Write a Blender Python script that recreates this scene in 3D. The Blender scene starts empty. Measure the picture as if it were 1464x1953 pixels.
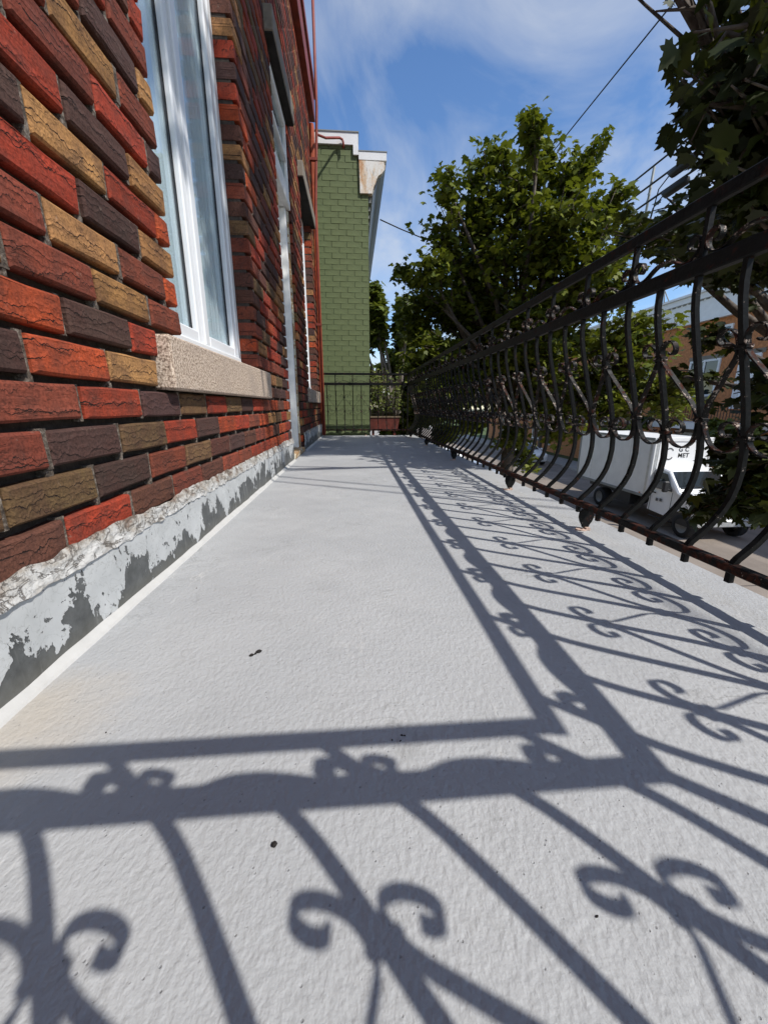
import bpy, math, random
import numpy as np
from mathutils import Vector, Matrix, noise

# ------------------------------------------------------------------ camera, world, sun
scn = bpy.context.scene
COL = scn.collection
W0, H0, F0 = 1464.0, 1953.0, 748.0
CX, CY = 732.0, 976.5
VPX, VPY = 672.0, 775.0            # vanishing point of the balcony's long direction
EYE = 0.46                         # lens height above the balcony floor (m)
_Y = np.array([VPX-CX, VPY-CY, F0]); _Y /= np.linalg.norm(_Y)
_d = np.array([0, _Y[2], -_Y[1]]); _d /= np.linalg.norm(_d)
_X = np.cross(_d, _Y)
RC = np.stack([_X, _Y, -_d])       # rows: world axes in camera coordinates
def aim(px, py, dist):             # a point at a real distance along a photo direction
    r = RC @ np.array([px-CX, py-CY, F0]); r /= np.linalg.norm(r)
    return Vector((r[0]*dist, r[1]*dist, r[2]*dist+EYE))
cam = bpy.data.cameras.new('camera'); camo = bpy.data.objects.new('camera', cam); COL.objects.link(camo)
cam.sensor_fit = 'VERTICAL'; cam.sensor_height = 24; cam.lens = F0/H0*24
cam.clip_start = 0.01; cam.clip_end = 2000
m = Matrix.Identity(4)
for i in range(3):
    m[i][0] = RC[i][0]; m[i][1] = -RC[i][1]; m[i][2] = -RC[i][2]
m[2][3] = EYE
camo.matrix_world = m
scn.camera = camo
scn.render.resolution_x = 767; scn.render.resolution_y = 1024

SX, SY = 0.631, 0.540              # shadow shift per metre of height: (-SX, +SY)
SUN = Vector((SX, -SY, 1)).normalized()
sl = bpy.data.lights.new('sun', 'SUN'); sl.energy = 4.9; sl.angle = math.radians(0.53); sl.color = (1.0, 0.965, 0.905)
so = bpy.data.objects.new('sun', sl); COL.objects.link(so)
so.rotation_euler = SUN.to_track_quat('Z', 'Y').to_euler(); so.location = (0, 0, 30)

wd = bpy.data.worlds.new('World'); scn.world = wd; wd.use_nodes = True
nt = wd.node_tree; nt.nodes.clear()
def N(t, **k):
    n = nt.nodes.new(t)
    for a, b in k.items(): setattr(n, a, b)
    return n
wo = N('ShaderNodeOutputWorld'); bg = N('ShaderNodeBackground'); bg.inputs[1].default_value = 0.122
sky = N('ShaderNodeTexSky', sky_type='NISHITA'); sky.sun_disc = False
sky.sun_elevation = math.asin(SUN.z); sky.sun_rotation = math.atan2(SUN.x, SUN.y)
sky.air_density = 1.0; sky.dust_density = 0.3; sky.ozone_density = 2.2; sky.altitude = 50
# thin wind-drawn clouds on a high layer
tc = N('ShaderNodeTexCoord'); sep = N('ShaderNodeSeparateXYZ'); nt.links.new(tc.outputs['Generated'], sep.inputs[0])
zz = N('ShaderNodeMath', operation='ADD'); zz.inputs[1].default_value = 0.22; nt.links.new(sep.outputs[2], zz.inputs[0])
zm = N('ShaderNodeMath', operation='MAXIMUM'); zm.inputs[1].default_value = 0.08; nt.links.new(zz.outputs[0], zm.inputs[0])
dx = N('ShaderNodeMath', operation='DIVIDE'); nt.links.new(sep.outputs[0], dx.inputs[0]); nt.links.new(zm.outputs[0], dx.inputs[1])
dy = N('ShaderNodeMath', operation='DIVIDE'); nt.links.new(sep.outputs[1], dy.inputs[0]); nt.links.new(zm.outputs[0], dy.inputs[1])
cmb = N('ShaderNodeCombineXYZ'); nt.links.new(dx.outputs[0], cmb.inputs[0]); nt.links.new(dy.outputs[0], cmb.inputs[1])
mp = N('ShaderNodeMapping'); mp.inputs['Rotation'].default_value = (0, 0, math.radians(-12)); mp.inputs['Scale'].default_value = (1.7, 1.05, 1); mp.inputs['Location'].default_value = (3.7, 1.2, 0)
nt.links.new(cmb.outputs[0], mp.inputs[0])
n1 = N('ShaderNodeTexNoise'); n1.inputs['Scale'].default_value = 1.5; n1.inputs['Detail'].default_value = 9; n1.inputs['Roughness'].default_value = 0.56; n1.inputs['Distortion'].default_value = 0.7
nt.links.new(mp.outputs[0], n1.inputs['Vector'])
n2 = N('ShaderNodeTexNoise'); n2.inputs['Scale'].default_value = 0.9; n2.inputs['Detail'].default_value = 3
nt.links.new(cmb.outputs[0], n2.inputs['Vector'])
mul = N('ShaderNodeMath', operation='MULTIPLY_ADD'); mul.inputs[1].default_value = 0.62; nt.links.new(n1.outputs[0], mul.inputs[0])
h2 = N('ShaderNodeMath', operation='MULTIPLY'); h2.inputs[1].default_value = 0.40; nt.links.new(n2.outputs[0], h2.inputs[0]); nt.links.new(h2.outputs[0], mul.inputs[2])
cr = N('ShaderNodeValToRGB'); cr.color_ramp.elements[0].position = 0.44; cr.color_ramp.elements[0].color = (0, 0, 0, 1)
cr.color_ramp.elements[1].position = 0.72; cr.color_ramp.elements[1].color = (0.9, 0.9, 0.9, 1); nt.links.new(mul.outputs[0], cr.inputs[0])
mx = N('ShaderNodeMix', data_type='RGBA'); nt.links.new(cr.outputs[0], mx.inputs[0])
hs = N('ShaderNodeHueSaturation'); hs.inputs['Saturation'].default_value = 1.16; hs.inputs['Value'].default_value = 1.52; hs.inputs['Hue'].default_value = 0.504; nt.links.new(sky.outputs[0], hs.inputs['Color'])
nt.links.new(hs.outputs[0], mx.inputs[6]); mx.inputs[7].default_value = (6.0, 6.35, 6.8, 1)
nt.links.new(mx.outputs[2], bg.inputs[0]); nt.links.new(bg.outputs[0], wo.inputs[0])

scn.view_settings.view_transform = 'Standard'; scn.view_settings.look = 'None'
scn.view_settings.exposure = 0.0; scn.view_settings.gamma = 1.0
scn.cycles.max_bounces = 6; scn.cycles.transparent_max_bounces = 16

rnd = random.Random(7)

# ------------------------------------------------------------------ materials
def nodes_of(name):
    mt = bpy.data.materials.new(name); mt.use_nodes = True
    t = mt.node_tree; t.nodes.clear()
    out = t.nodes.new('ShaderNodeOutputMaterial'); b = t.nodes.new('ShaderNodeBsdfPrincipled')
    t.links.new(b.outputs[0], out.inputs[0])
    return mt, t, b, out
class G:
    """small node helper"""
    def __init__(s, t): s.t = t
    def n(s, typ, ins=None, **k):
        nd = s.t.nodes.new(typ)
        for a, v in k.items(): setattr(nd, a, v)
        for a, v in (ins or {}).items(): s.set(nd.inputs[a], v)
        return nd
    def set(s, sock, v):
        if hasattr(v, 'is_output') or isinstance(v, bpy.types.NodeSocket): s.t.links.new(v, sock)
        else: sock.default_value = v
    def coord(s, scale=(1, 1, 1), which='Object', rot=(0, 0, 0), loc=None):
        tc = s.n('ShaderNodeTexCoord'); mp = s.n('ShaderNodeMapping', {0: tc.outputs[which], 'Scale': scale, 'Rotation': rot})
        if loc is not None: s.set(mp.inputs['Location'], loc)
        return mp.outputs[0]
    def noise(s, vec, scale, detail=4, rough=0.55, dist=0):
        return s.n('ShaderNodeTexNoise', {'Vector': vec, 'Scale': scale, 'Detail': detail, 'Roughness': rough, 'Distortion': dist}).outputs[0]
    def ramp(s, fac, stops, interp='LINEAR'):
        r = s.n('ShaderNodeValToRGB', {0: fac}); cr = r.color_ramp; cr.interpolation = interp
        while len(cr.elements) > len(stops): cr.elements.remove(cr.elements[-1])
        while len(cr.elements) < len(stops): cr.elements.new(0.5)
        for e, (p, c) in zip(cr.elements, stops):
            e.position = p; e.color = c if len(c) == 4 else (*c, 1)
        return r.outputs[0]
    def mix(s, fac, a, b, blend='MIX'):
        n = s.n('ShaderNodeMix', data_type='RGBA', blend_type=blend)
        s.set(n.inputs[0], fac); s.set(n.inputs[6], a if not isinstance(a, tuple) or len(a) == 4 else (*a, 1)); s.set(n.inputs[7], b if not isinstance(b, tuple) or len(b) == 4 else (*b, 1))
        return n.outputs[2]
    def math(s, op, a, b=0.0, c=0.0):
        n = s.n('ShaderNodeMath', operation=op); s.set(n.inputs[0], a); s.set(n.inputs[1], b); s.set(n.inputs[2], c); return n.outputs[0]
    def bump(s, h, strength=0.5, dist=0.01, normal=None):
        n = s.n('ShaderNodeBump', {'Height': h, 'Strength': strength, 'Distance': dist})
        if normal is not None: s.t.links.new(normal, n.inputs['Normal'])
        return n.outputs[0]
def bw(v): return (v, v, v, 1)
MAT = {}
def plain(name, col, rough=0.6, metal=0.0, var=0.12, scale=8.0, bump=0.0, bscale=60, spec=0.4):
    mt, t, b, o = nodes_of(name); g = G(t)
    v = g.coord()
    n = g.noise(v, scale, 5)
    c = g.mix(g.ramp(n, [(0.3, bw(0)), (0.7, bw(1))]), tuple(x*(1-var) for x in col), tuple(min(1, x*(1+var)) for x in col))
    g.set(b.inputs['Base Color'], c); b.inputs['Roughness'].default_value = rough; b.inputs['Metallic'].default_value = metal
    b.inputs['Specular IOR Level'].default_value = spec
    if bump: g.set(b.inputs['Normal'], g.bump(g.noise(v, bscale, 4), bump, 0.004))
    MAT[name] = mt; return mt

def brick_mat(name, source):
    mt, t, b, o = nodes_of(name); g = G(t)
    oi = g.n('ShaderNodeObjectInfo')
    if source == 'object':
        base = oi.outputs['Color']
        off = g.math('MULTIPLY', oi.outputs['Random'], 57.0)
        loc = g.n('ShaderNodeCombineXYZ', {0: off, 1: off, 2: off}).outputs[0]
    else:
        base = g.n('ShaderNodeVertexColor', layer_name='Col').outputs[0]; loc = None
    v = g.coord(loc=loc)
    vs = g.coord(scale=(1, 0.24, 1.3), loc=loc)
    # rug-faced brick: grainy skin torn by a few wandering cracks
    grain = g.noise(v, 190, 5, 0.62)
    cloud = g.noise(v, 16, 4, 0.6)
    where = g.noise(v, 21, 2)
    fine = g.math('ABSOLUTE', g.math('SUBTRACT', g.noise(vs, 34, 4, 0.6, 0.4), 0.52))
    if source == 'object':
        tc = g.n('ShaderNodeTexCoord'); sp = g.n('ShaderNodeSeparateXYZ', {0: tc.outputs['Object']}); l1 = None; step = None
        for k, (amp, th, cov) in enumerate(((0.060, 0.0013, 0.40), (0.042, 0.0010, 0.47), (0.075, 0.0008, 0.50))):
            rk = g.math('FRACT', g.math('MULTIPLY', oi.outputs['Random'], 7.31+k*5.77))
            ww = g.n('ShaderNodeCombineXYZ', {0: g.math('MULTIPLY', rk, 40.0), 1: sp.outputs[1], 2: g.math('MULTIPLY', sp.outputs[2], 0.35)}).outputs[0]
            nn = g.math('MULTIPLY', g.math('SUBTRACT', g.noise(ww, 17+5*k, 6, 0.62), 0.5), amp)
            dd = g.math('SUBTRACT', sp.outputs[2], g.math('ADD', g.math('MULTIPLY', g.math('SUBTRACT', rk, 0.5), 0.044), nn))
            thick = g.math('MULTIPLY', g.ramp(g.noise(ww, 60, 3), [(0.3, bw(0.25)), (0.7, bw(1.35))]), th)
            lk = g.math('SUBTRACT', 1.0, g.math('MINIMUM', 1.0, g.math('DIVIDE', g.math('ABSOLUTE', dd), thick)))
            lk = g.math('MULTIPLY', g.ramp(lk, [(0.0, bw(0)), (0.35, bw(1))]), g.ramp(g.noise(ww, 9, 2), [(cov, bw(0)), (cov+0.03, bw(1))]))
            stp = g.ramp(g.math('MULTIPLY_ADD', dd, 60.0, 0.5), [(0.3, bw(0)), (0.5, bw(0.25)), (0.55, bw(1.0)), (1.0, bw(0.0))])
            l1 = lk if l1 is None else g.math('MAXIMUM', l1, lk); step = stp if step is None else g.math('ADD', step, stp)
    else:
        crk = g.math('ADD', g.noise(g.coord(scale=(1, 0.15, 1.15), loc=loc), 21, 2, 0.5, 0.2), g.math('MULTIPLY', g.math('SUBTRACT', g.noise(v, 62, 4, 0.6), 0.5), 0.22))
        line = g.math('ABSOLUTE', g.math('SUBTRACT', crk, 0.5)); step = g.ramp(crk, [(0.49, bw(0)), (0.51, bw(1))])
        l1 = g.math('MULTIPLY', g.ramp(line, [(0.0, bw(1)), (0.010, bw(0.8)), (0.020, bw(0))]), g.ramp(where, [(0.46, bw(0)), (0.5, bw(0.8))]))
    l2 = g.ramp(fine, [(0.0, bw(1)), (0.02, bw(0))])
    l2 = g.math('MULTIPLY', l2, g.ramp(where, [(0.40, bw(0.5)), (0.48, bw(0))]))
    c = g.mix(g.ramp(cloud, [(0.36, bw(0)), (0.66, bw(1))]), g.mix(1.0, base, (1.12, 1.06, 1.0), 'MULTIPLY'), g.mix(0.55, base, (0.085, 0.035, 0.026), 'MIX'))
    c = g.mix(g.ramp(grain, [(0.34, bw(0.8)), (0.56, bw(0))]), c, g.mix(1.0, c, bw(0.45), 'MULTIPLY'))
    salt = g.math('MULTIPLY', g.ramp(g.noise(v, 60, 6, 0.7), [(0.60, bw(0)), (0.76, bw(0.42))]), g.ramp(g.noise(v, 9, 2), [(0.48, bw(0)), (0.62, bw(1))]))
    c = g.mix(salt, c, (0.42, 0.33, 0.26))
    c = g.mix(l1, c, (0.028, 0.016, 0.013)); c = g.mix(l2, c, (0.05, 0.025, 0.018))
    g.set(b.inputs['Base Color'], c); b.inputs['Roughness'].default_value = 0.86; b.inputs['Specular IOR Level'].default_value = 0.25
    h = g.math('ADD', g.math('MULTIPLY', grain, 0.45), g.math('MULTIPLY', g.noise(vs, 42, 4, 0.6, 0.5), 0.9))
    h = g.math('SUBTRACT', h, g.math('ADD', g.math('MULTIPLY', l1, 1.3), g.math('MULTIPLY', l2, 0.5)))
    h = g.math('ADD', h, g.math('MULTIPLY', step, 0.4))
    g.set(b.inputs['Normal'], g.bump(h, 0.85, 0.0045))
    MAT[name] = mt
brick_mat('brick_single', 'object'); brick_mat('brick_field', 'vertex')

def mortar_mat():
    mt, t, b, o = nodes_of('mortar'); g = G(t); v = g.coord()
    c = g.ramp(g.noise(v, 90, 6, 0.7), [(0.34, (0.035, 0.027, 0.021)), (0.5, (0.12, 0.092, 0.07)), (0.70, (0.36, 0.31, 0.26))])
    g.set(b.inputs['Base Color'], c); b.inputs['Roughness'].default_value = 0.95
    g.set(b.inputs['Normal'], g.bump(g.noise(v, 160, 5, 0.7), 1.0, 0.006)); MAT['mortar'] = mt
mortar_mat()

def floor_mat():
    mt, t, b, o = nodes_of('deck_paint'); g = G(t); v = g.coord()
    big = g.noise(v, 1.7, 4, 0.6); mid = g.noise(v, 7, 5, 0.6)
    c = g.mix(g.ramp(big, [(0.35, bw(0)), (0.7, bw(1))]), (0.356, 0.361, 0.366), (0.428, 0.429, 0.428))
    c = g.mix(g.ramp(mid, [(0.46, bw(0)), (0.72, bw(0.55))]), c, (0.315, 0.318, 0.322))
    # sandy stain by the wall near the door end of the camera, a few scuffs
    st = g.n('ShaderNodeVectorMath', {0: v, 1: (0.50, -0.52, 0)}, operation='ADD').outputs[0]
    dist = g.n('ShaderNodeVectorMath', {0: st}, operation='LENGTH').outputs['Value']
    dist = g.math('ADD', dist, g.math('MULTIPLY', g.math('SUBTRACT', mid, 0.5), 0.25))
    c = g.mix(g.ramp(dist, [(0.02, bw(0.55)), (0.15, bw(0))]), c, (0.45, 0.385, 0.30))
    scuff = g.math('MULTIPLY', g.ramp(g.math('ABSOLUTE', g.math('SUBTRACT', g.noise(v, 4.2, 6, 0.62, 0.8), 0.5)), [(0.0, bw(1)), (0.012, bw(0))]), g.ramp(g.noise(v, 3.1, 2), [(0.50, bw(0)), (0.62, bw(0.55))]))
    c = g.mix(scuff, c, (0.23, 0.23, 0.225))
    rub = g.math('MULTIPLY', g.ramp(g.math('ABSOLUTE', g.math('SUBTRACT', g.noise(g.coord(scale=(1, 0.55, 1), rot=(0, 0, 0.9)), 5.5, 5, 0.6, 0.4), 0.53)), [(0.0, bw(1)), (0.010, bw(0))]), g.ramp(g.noise(v, 2.3, 3), [(0.52, bw(0)), (0.64, bw(0.6))]))
    c = g.mix(rub, c, (0.56, 0.55, 0.53))
    c = g.mix(g.ramp(g.noise(v, 13, 5, 0.65), [(0.60, bw(0)), (0.78, bw(0.30))]), c, (0.25, 0.24, 0.225))
    pits = g.n('ShaderNodeTexVoronoi', {'Vector': v, 'Scale': 105.0, 'Randomness': 1.0}).outputs['Distance']
    pit = g.math('MULTIPLY', g.ramp(pits, [(0.07, bw(1)), (0.15, bw(0))]), g.ramp(g.noise(v, 45, 2), [(0.5, bw(0)), (0.58, bw(1))]))
    c = g.mix(g.math('MULTIPLY', pit, 0.45), c, (0.12, 0.12, 0.125))
    g.set(b.inputs['Base Color'], c); b.inputs['Roughness'].default_value = 0.62; b.inputs['Specular IOR Level'].default_value = 0.35
    vd = g.coord(scale=(1.0, 0.75, 1), rot=(0, 0, 0.5))
    h = g.math('ADD', g.math('MULTIPLY', g.noise(vd, 120, 2, 0.5, 0.15), 1.0), g.math('MULTIPLY', g.noise(v, 260, 3, 0.6), 0.3))
    h = g.math('ADD', h, g.math('MULTIPLY', g.noise(v, 28, 3, 0.5), 0.6))
    h = g.math('SUBTRACT', h, g.math('MULTIPLY', pit, 0.45))
    g.set(b.inputs['Normal'], g.bump(h, 0.6, 0.004)); MAT['deck_paint'] = mt
floor_mat()

def flashing_mat():
    mt, t, b, o = nodes_of('peeling_flashing'); g = G(t); v = g.coord()
    vs = g.coord(scale=(1, 1, 0.6))
    tc = g.n('ShaderNodeTexCoord'); sp = g.n('ShaderNodeSeparateXYZ', {0: tc.outputs['Object']})
    flakes = g.noise(vs, 9.5, 7, 0.62, 0.5)
    lev = g.math('ADD', flakes, g.math('MULTIPLY', g.math('SUBTRACT', sp.outputs[2], 0.060), 1.9))
    lev = g.math('SUBTRACT', lev, g.math('MULTIPLY', g.math('MINIMUM', sp.outputs[1], 3.0), 0.022))
    pl = g.ramp(lev, [(0.492, bw(0)), (0.5, bw(1))])
    spots = g.ramp(g.noise(v, 40, 4, 0.65), [(0.345, bw(0)), (0.36, bw(1))])
    pl = g.math('MULTIPLY', pl, spots)
    metal = g.ramp(g.noise(v, 30, 5, 0.65), [(0.3, (0.055, 0.058, 0.058)), (0.7, (0.115, 0.12, 0.12))])
    metal = g.mix(g.ramp(sp.outputs[2], [(0.0, bw(0.5)), (0.05, bw(0))]), metal, (0.14, 0.13, 0.10))
    drip = g.ramp(g.noise(g.coord(scale=(1, 1, 0.08)), 55, 3), [(0.6, bw(0)), (0.68, bw(0.5))])
    metal = g.mix(drip, metal, (0.2, 0.2, 0.19))
    paint = g.ramp(g.noise(v, 12, 5), [(0.3, (0.40, 0.41, 0.41)), (0.7, (0.52, 0.53, 0.53))])
    paint = g.mix(g.ramp(g.math('ABSOLUTE', g.math('SUBTRACT', g.noise(v, 24, 4, 0.6, 0.6), 0.5)), [(0, bw(0.5)), (0.012, bw(0))]), paint, (0.22, 0.22, 0.21))
    g.set(b.inputs['Base Color'], g.mix(pl, metal, paint)); g.set(b.inputs['Roughness'], g.ramp(pl, [(0, bw(0.55)), (1, bw(0.7))]))
    g.set(b.inputs['Normal'], g.bump(g.math('ADD', pl, g.math('MULTIPLY', g.noise(v, 25, 4), 0.3)), 1.0, 0.005)); MAT['peeling_flashing'] = mt
    mt, t, b, o = nodes_of('cracked_sealant'); g = G(t); v = g.coord(scale=(1, 0.75, 1.2))
    a1 = g.math('ABSOLUTE', g.math('SUBTRACT', g.noise(v, 22, 5, 0.6, 0.8), 0.5)); a2 = g.math('ABSOLUTE', g.math('SUBTRACT', g.noise(v, 70, 4, 0.6, 0.5), 0.48))
    crack = g.math('MAXIMUM', g.ramp(a1, [(0.0, bw(0.9)), (0.012, bw(0.5)), (0.026, bw(0))]), g.math('MULTIPLY', g.ramp(a2, [(0.0, bw(0.6)), (0.014, bw(0))]), 0.5))
    zsp = g.n('ShaderNodeSeparateXYZ', {0: g.n('ShaderNodeTexCoord').outputs['Object']}).outputs[2]
    c = g.ramp(g.math('SUBTRACT', g.noise(v, 13, 6, 0.68), g.math('MULTIPLY', g.math('SUBTRACT', zsp, 0.176), 3.2)), [(0.36, (0.17, 0.115, 0.085)), (0.45, (0.36, 0.33, 0.29)), (0.56, (0.48, 0.47, 0.45)), (0.75, (0.56, 0.555, 0.54))])
    g.set(b.inputs['Base Color'], g.mix(crack, c, (0.10, 0.08, 0.065))); b.inputs['Roughness'].default_value = 0.9
    g.set(b.inputs['Normal'], g.bump(g.math('ADD', g.math('SUBTRACT', 1.0, crack), g.math('MULTIPLY', g.noise(v, 60, 5), 0.7)), 0.7, 0.004)); MAT['cracked_sealant'] = mt
flashing_mat()

def iron_mat(name, rust, flake):
    mt, t, b, o = nodes_of(name); g = G(t); v = g.coord(which='Object')
    oi = g.n('ShaderNodeObjectInfo'); off = g.math('MULTIPLY', oi.outputs['Random'], 31.0)
    v = g.coord(loc=g.n('ShaderNodeCombineXYZ', {0: off, 1: off, 2: off}).outputs[0])
    c = g.ramp(g.noise(v, 70, 4), [(0.3, (0.004, 0.004, 0.004)), (0.7, (0.010, 0.010, 0.0095))])
    rn = g.noise(v, 26, 6, 0.68)
    rm = g.ramp(rn, [(1-rust-0.06, bw(0)), (1-rust+0.05, bw(1))])
    rc = g.ramp(g.noise(v, 120, 4), [(0.3, (0.022, 0.008, 0.006)), (0.7, (0.095, 0.034, 0.022))])
    c = g.mix(rm, c, rc)
    fm = g.ramp(g.noise(v, 62, 6, 0.72), [(1-flake-0.02, bw(0)), (1-flake+0.02, bw(1))])
    c = g.mix(fm, c, (0.42, 0.35, 0.30))
    b.inputs['Specular IOR Level'].default_value = 0.12
    g.set(b.inputs['Base Color'], c)
    g.set(b.inputs['Roughness'], g.ramp(g.math('MAXIMUM', rm, fm), [(0, bw(0.5)), (1, bw(0.88))]))
    g.set(b.inputs['Normal'], g.bump(g.math('ADD', g.noise(v, 110, 4), g.math('MULTIPLY', fm, -0.5)), 0.5, 0.002)); MAT[name] = mt
iron_mat('iron_bar', 0.34, 0.33); iron_mat('iron_rail', 0.36, 0.28); iron_mat('iron_rust', 0.47, 0.32); iron_mat('iron_scroll', 0.42, 0.41)

def granite():
    mt, t, b, o = nodes_of('speckled_stone'); g = G(t); v = g.coord()
    c = g.ramp(g.noise(v, 150, 3, 0.75), [(0.38, (0.15, 0.105, 0.075)), (0.48, (0.40, 0.30, 0.225)), (0.60, (0.66, 0.54, 0.43))])
    c = g.mix(g.ramp(g.noise(v, 6, 4), [(0.45, bw(0)), (0.7, bw(0.5))]), c, (0.30, 0.24, 0.20))
    g.set(b.inputs['Base Color'], c); b.inputs['Roughness'].default_value = 0.85
    g.set(b.inputs['Normal'], g.bump(g.noise(v, 230, 3), 0.6, 0.003)); MAT['speckled_stone'] = mt
granite()
def glass():
    mt, t, b, o = nodes_of('window_glass'); g = G(t); t.nodes.remove(b)
    fr = g.n('ShaderNodeLayerWeight', {0: 0.16}).outputs['Fresnel']
    fac = g.math('ADD', g.math('MULTIPLY', fr, 0.32), 0.05)
    gl = g.n('ShaderNodeBsdfGlossy', {'Roughness': 0.01, 'Color': (0.92, 0.95, 1, 1)}); tr = g.n('ShaderNodeBsdfTransparent', {'Color': (0.90, 0.94, 0.95, 1)})
    mxs = g.n('ShaderNodeMixShader', {0: fac, 1: tr.outputs[0], 2: gl.outputs[0]}); t.links.new(mxs.outputs[0], o.inputs[0]); MAT['window_glass'] = mt
    mt, t, b, o = nodes_of('dark_glass'); b.inputs['Base Color'].default_value = (0.015, 0.02, 0.024, 1); b.inputs['Roughness'].default_value = 0.04; b.inputs['Specular IOR Level'].default_value = 0.9
    g = G(t); g.set(b.inputs['Normal'], g.bump(g.noise(g.coord(), 1.2, 2), 0.06, 0.05)); MAT['dark_glass'] = mt
glass()
def leafmat(name, c0, c1, trans):
    mt, t, b, o = nodes_of(name); g = G(t)
    vc = g.n('ShaderNodeVertexColor', layer_name='Col').outputs[0] if not name.startswith('leaf_single_shaded') else None
    if vc is None:
        r = g.n('ShaderNodeObjectInfo').outputs['Random']; f = g.ramp(r, [(0, bw(0)), (1, bw(1))])
    else: f = vc
    c = g.mix(f, c0, c1)
    c = g.mix(g.ramp(g.noise(g.coord(), 14, 3), [(0.3, bw(0)), (0.8, bw(0.35))]), c, tuple(0.5*x for x in c0))
    g.set(b.inputs['Base Color'], c); b.inputs['Roughness'].default_value = 0.5; b.inputs['Specular IOR Level'].default_value = 0.25
    tr = g.n('ShaderNodeBsdfTranslucent', {'Color': g.mix(0.55, c, (0.20, 0.23, 0.01))})
    mxs = g.n('ShaderNodeMixShader', {0: trans, 1: b.outputs[0], 2: tr.outputs[0]}); t.links.new(mxs.outputs[0], o.inputs[0]); MAT[name] = mt
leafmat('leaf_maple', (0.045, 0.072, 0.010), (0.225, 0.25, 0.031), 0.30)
leafmat('leaf_near_shaded', (0.014, 0.022, 0.005), (0.05, 0.062, 0.010), 0.10)  # near maple: shade of backlit leaves seen from below, put into the colour
leafmat('leaf_single_shaded', (0.012, 0.020, 0.005), (0.045, 0.058, 0.010), 0.08)  # single near leaves carry the same painted-in shade
leafmat('leaf_far', (0.055, 0.085, 0.017), (0.22, 0.25, 0.05), 0.28)
plain('bark', (0.10, 0.08, 0.065), 0.9, var=0.4, scale=25, bump=0.9, bscale=45)
plain('pale_twig', (0.26, 0.22, 0.19), 0.85, var=0.25, scale=20)
plain('vinyl_white', (0.74, 0.75, 0.76), 0.35, var=0.05, scale=3, spec=0.5)
plain('gasket', (0.012, 0.012, 0.014), 0.6)
plain('joint_dark', (0.055, 0.042, 0.034), 0.95, var=0.4, scale=60, bump=0.8, bscale=120)
plain('curtain', (0.86, 0.88, 0.88), 0.9, var=0.10, scale=4)
plain('room_dark', (0.03, 0.032, 0.035), 0.9)
plain('stone_lintel', (0.21, 0.18, 0.145), 0.9, var=0.2, scale=20, bump=0.4)
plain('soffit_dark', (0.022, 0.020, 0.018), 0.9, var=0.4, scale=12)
plain('old_white_paint', (0.84, 0.82, 0.78), 0.7, var=0.10, scale=14, bump=0.6, bscale=40)
def worn_wood():
    mt, t, b, o = nodes_of('worn_wood'); g = G(t); v = g.coord(scale=(1, 1, 0.15))
    c = g.ramp(g.noise(v, 60, 6, 0.7), [(0.3, (0.14, 0.075, 0.03)), (0.5, (0.33, 0.19, 0.08)), (0.7, (0.42, 0.31, 0.19))])
    c = g.mix(g.ramp(g.noise(g.coord(), 9, 6, 0.7), [(0.5, bw(0)), (0.54, bw(1))]), c, (0.55, 0.5, 0.38))
    g.set(b.inputs['Base Color'], c); b.inputs['Roughness'].default_value = 0.85; g.set(b.inputs['Normal'], g.bump(g.noise(v, 80, 4), 0.6, 0.003)); MAT['worn_wood'] = mt
worn_wood()
plain('oxide_red', (0.20, 0.035, 0.022), 0.55, var=0.25, scale=10, bump=0.2)
plain('oxide_orange', (0.36, 0.075, 0.03), 0.6, var=0.3, scale=9, bump=0.2)
plain('caulk', (0.48, 0.47, 0.45), 0.7, var=0.06, scale=20, bump=0.5, bscale=30)
plain('green_paint', (0.122, 0.152, 0.066), 0.75, var=0.16, scale=5, bump=0.5, bscale=70)
plain('green_joint', (0.07, 0.09, 0.04), 0.8, var=0.2, scale=30, bump=0.5, bscale=80)
plain('white_metal', (0.74, 0.74, 0.73), 0.45, var=0.05, scale=4)
def rusty_white():
    mt, t, b, o = nodes_of('rusty_white'); g = G(t); v = g.coord(scale=(1, 1, 0.45))
    c = g.ramp(g.noise(v, 7, 6, 0.7), [(0.44, (0.70, 0.68, 0.63)), (0.56, (0.58, 0.42, 0.27)), (0.68, (0.42, 0.18, 0.06))])
    c = g.mix(g.ramp(g.noise(v, 30, 5), [(0.58, bw(0)), (0.64, bw(0.6))]), c, (0.25, 0.25, 0.22))
    g.set(b.inputs['Base Color'], c); b.inputs['Roughness'].default_value = 0.7; MAT['rusty_white'] = mt
rusty_white()
plain('grey_metal', (0.22, 0.23, 0.22), 0.5, var=0.12, scale=5)
plain('concrete', (0.36, 0.33, 0.29), 0.9, var=0.12, scale=3, bump=0.4)
plain('lavender_sheet', (0.30, 0.31, 0.38), 0.6, var=0.1, scale=4)
plain('cable_black', (0.012, 0.012, 0.013), 0.6)
plain('truck_white', (0.80, 0.80, 0.79), 0.3, var=0.04, scale=2, spec=0.5)
plain('box_panel', (0.72, 0.72, 0.70), 0.45, var=0.06, scale=2.5)
plain('tyre', (0.015, 0.015, 0.015), 0.85, var=0.3, scale=20)
plain('black_trim', (0.02, 0.02, 0.021), 0.5)
plain('wheel_steel', (0.20, 0.20, 0.195), 0.5, metal=0.3)
plain('rim_grey', (0.55, 0.55, 0.54), 0.35, metal=0.4)
plain('lamp_lens', (0.75, 0.76, 0.74), 0.12, spec=0.8)
plain('amber_lens', (0.65, 0.22, 0.03), 0.25)
plain('car_silver', (0.50, 0.51, 0.53), 0.25, metal=0.5, var=0.04)
plain('car_grey', (0.10, 0.11, 0.125), 0.25, metal=0.4, var=0.04)
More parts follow.
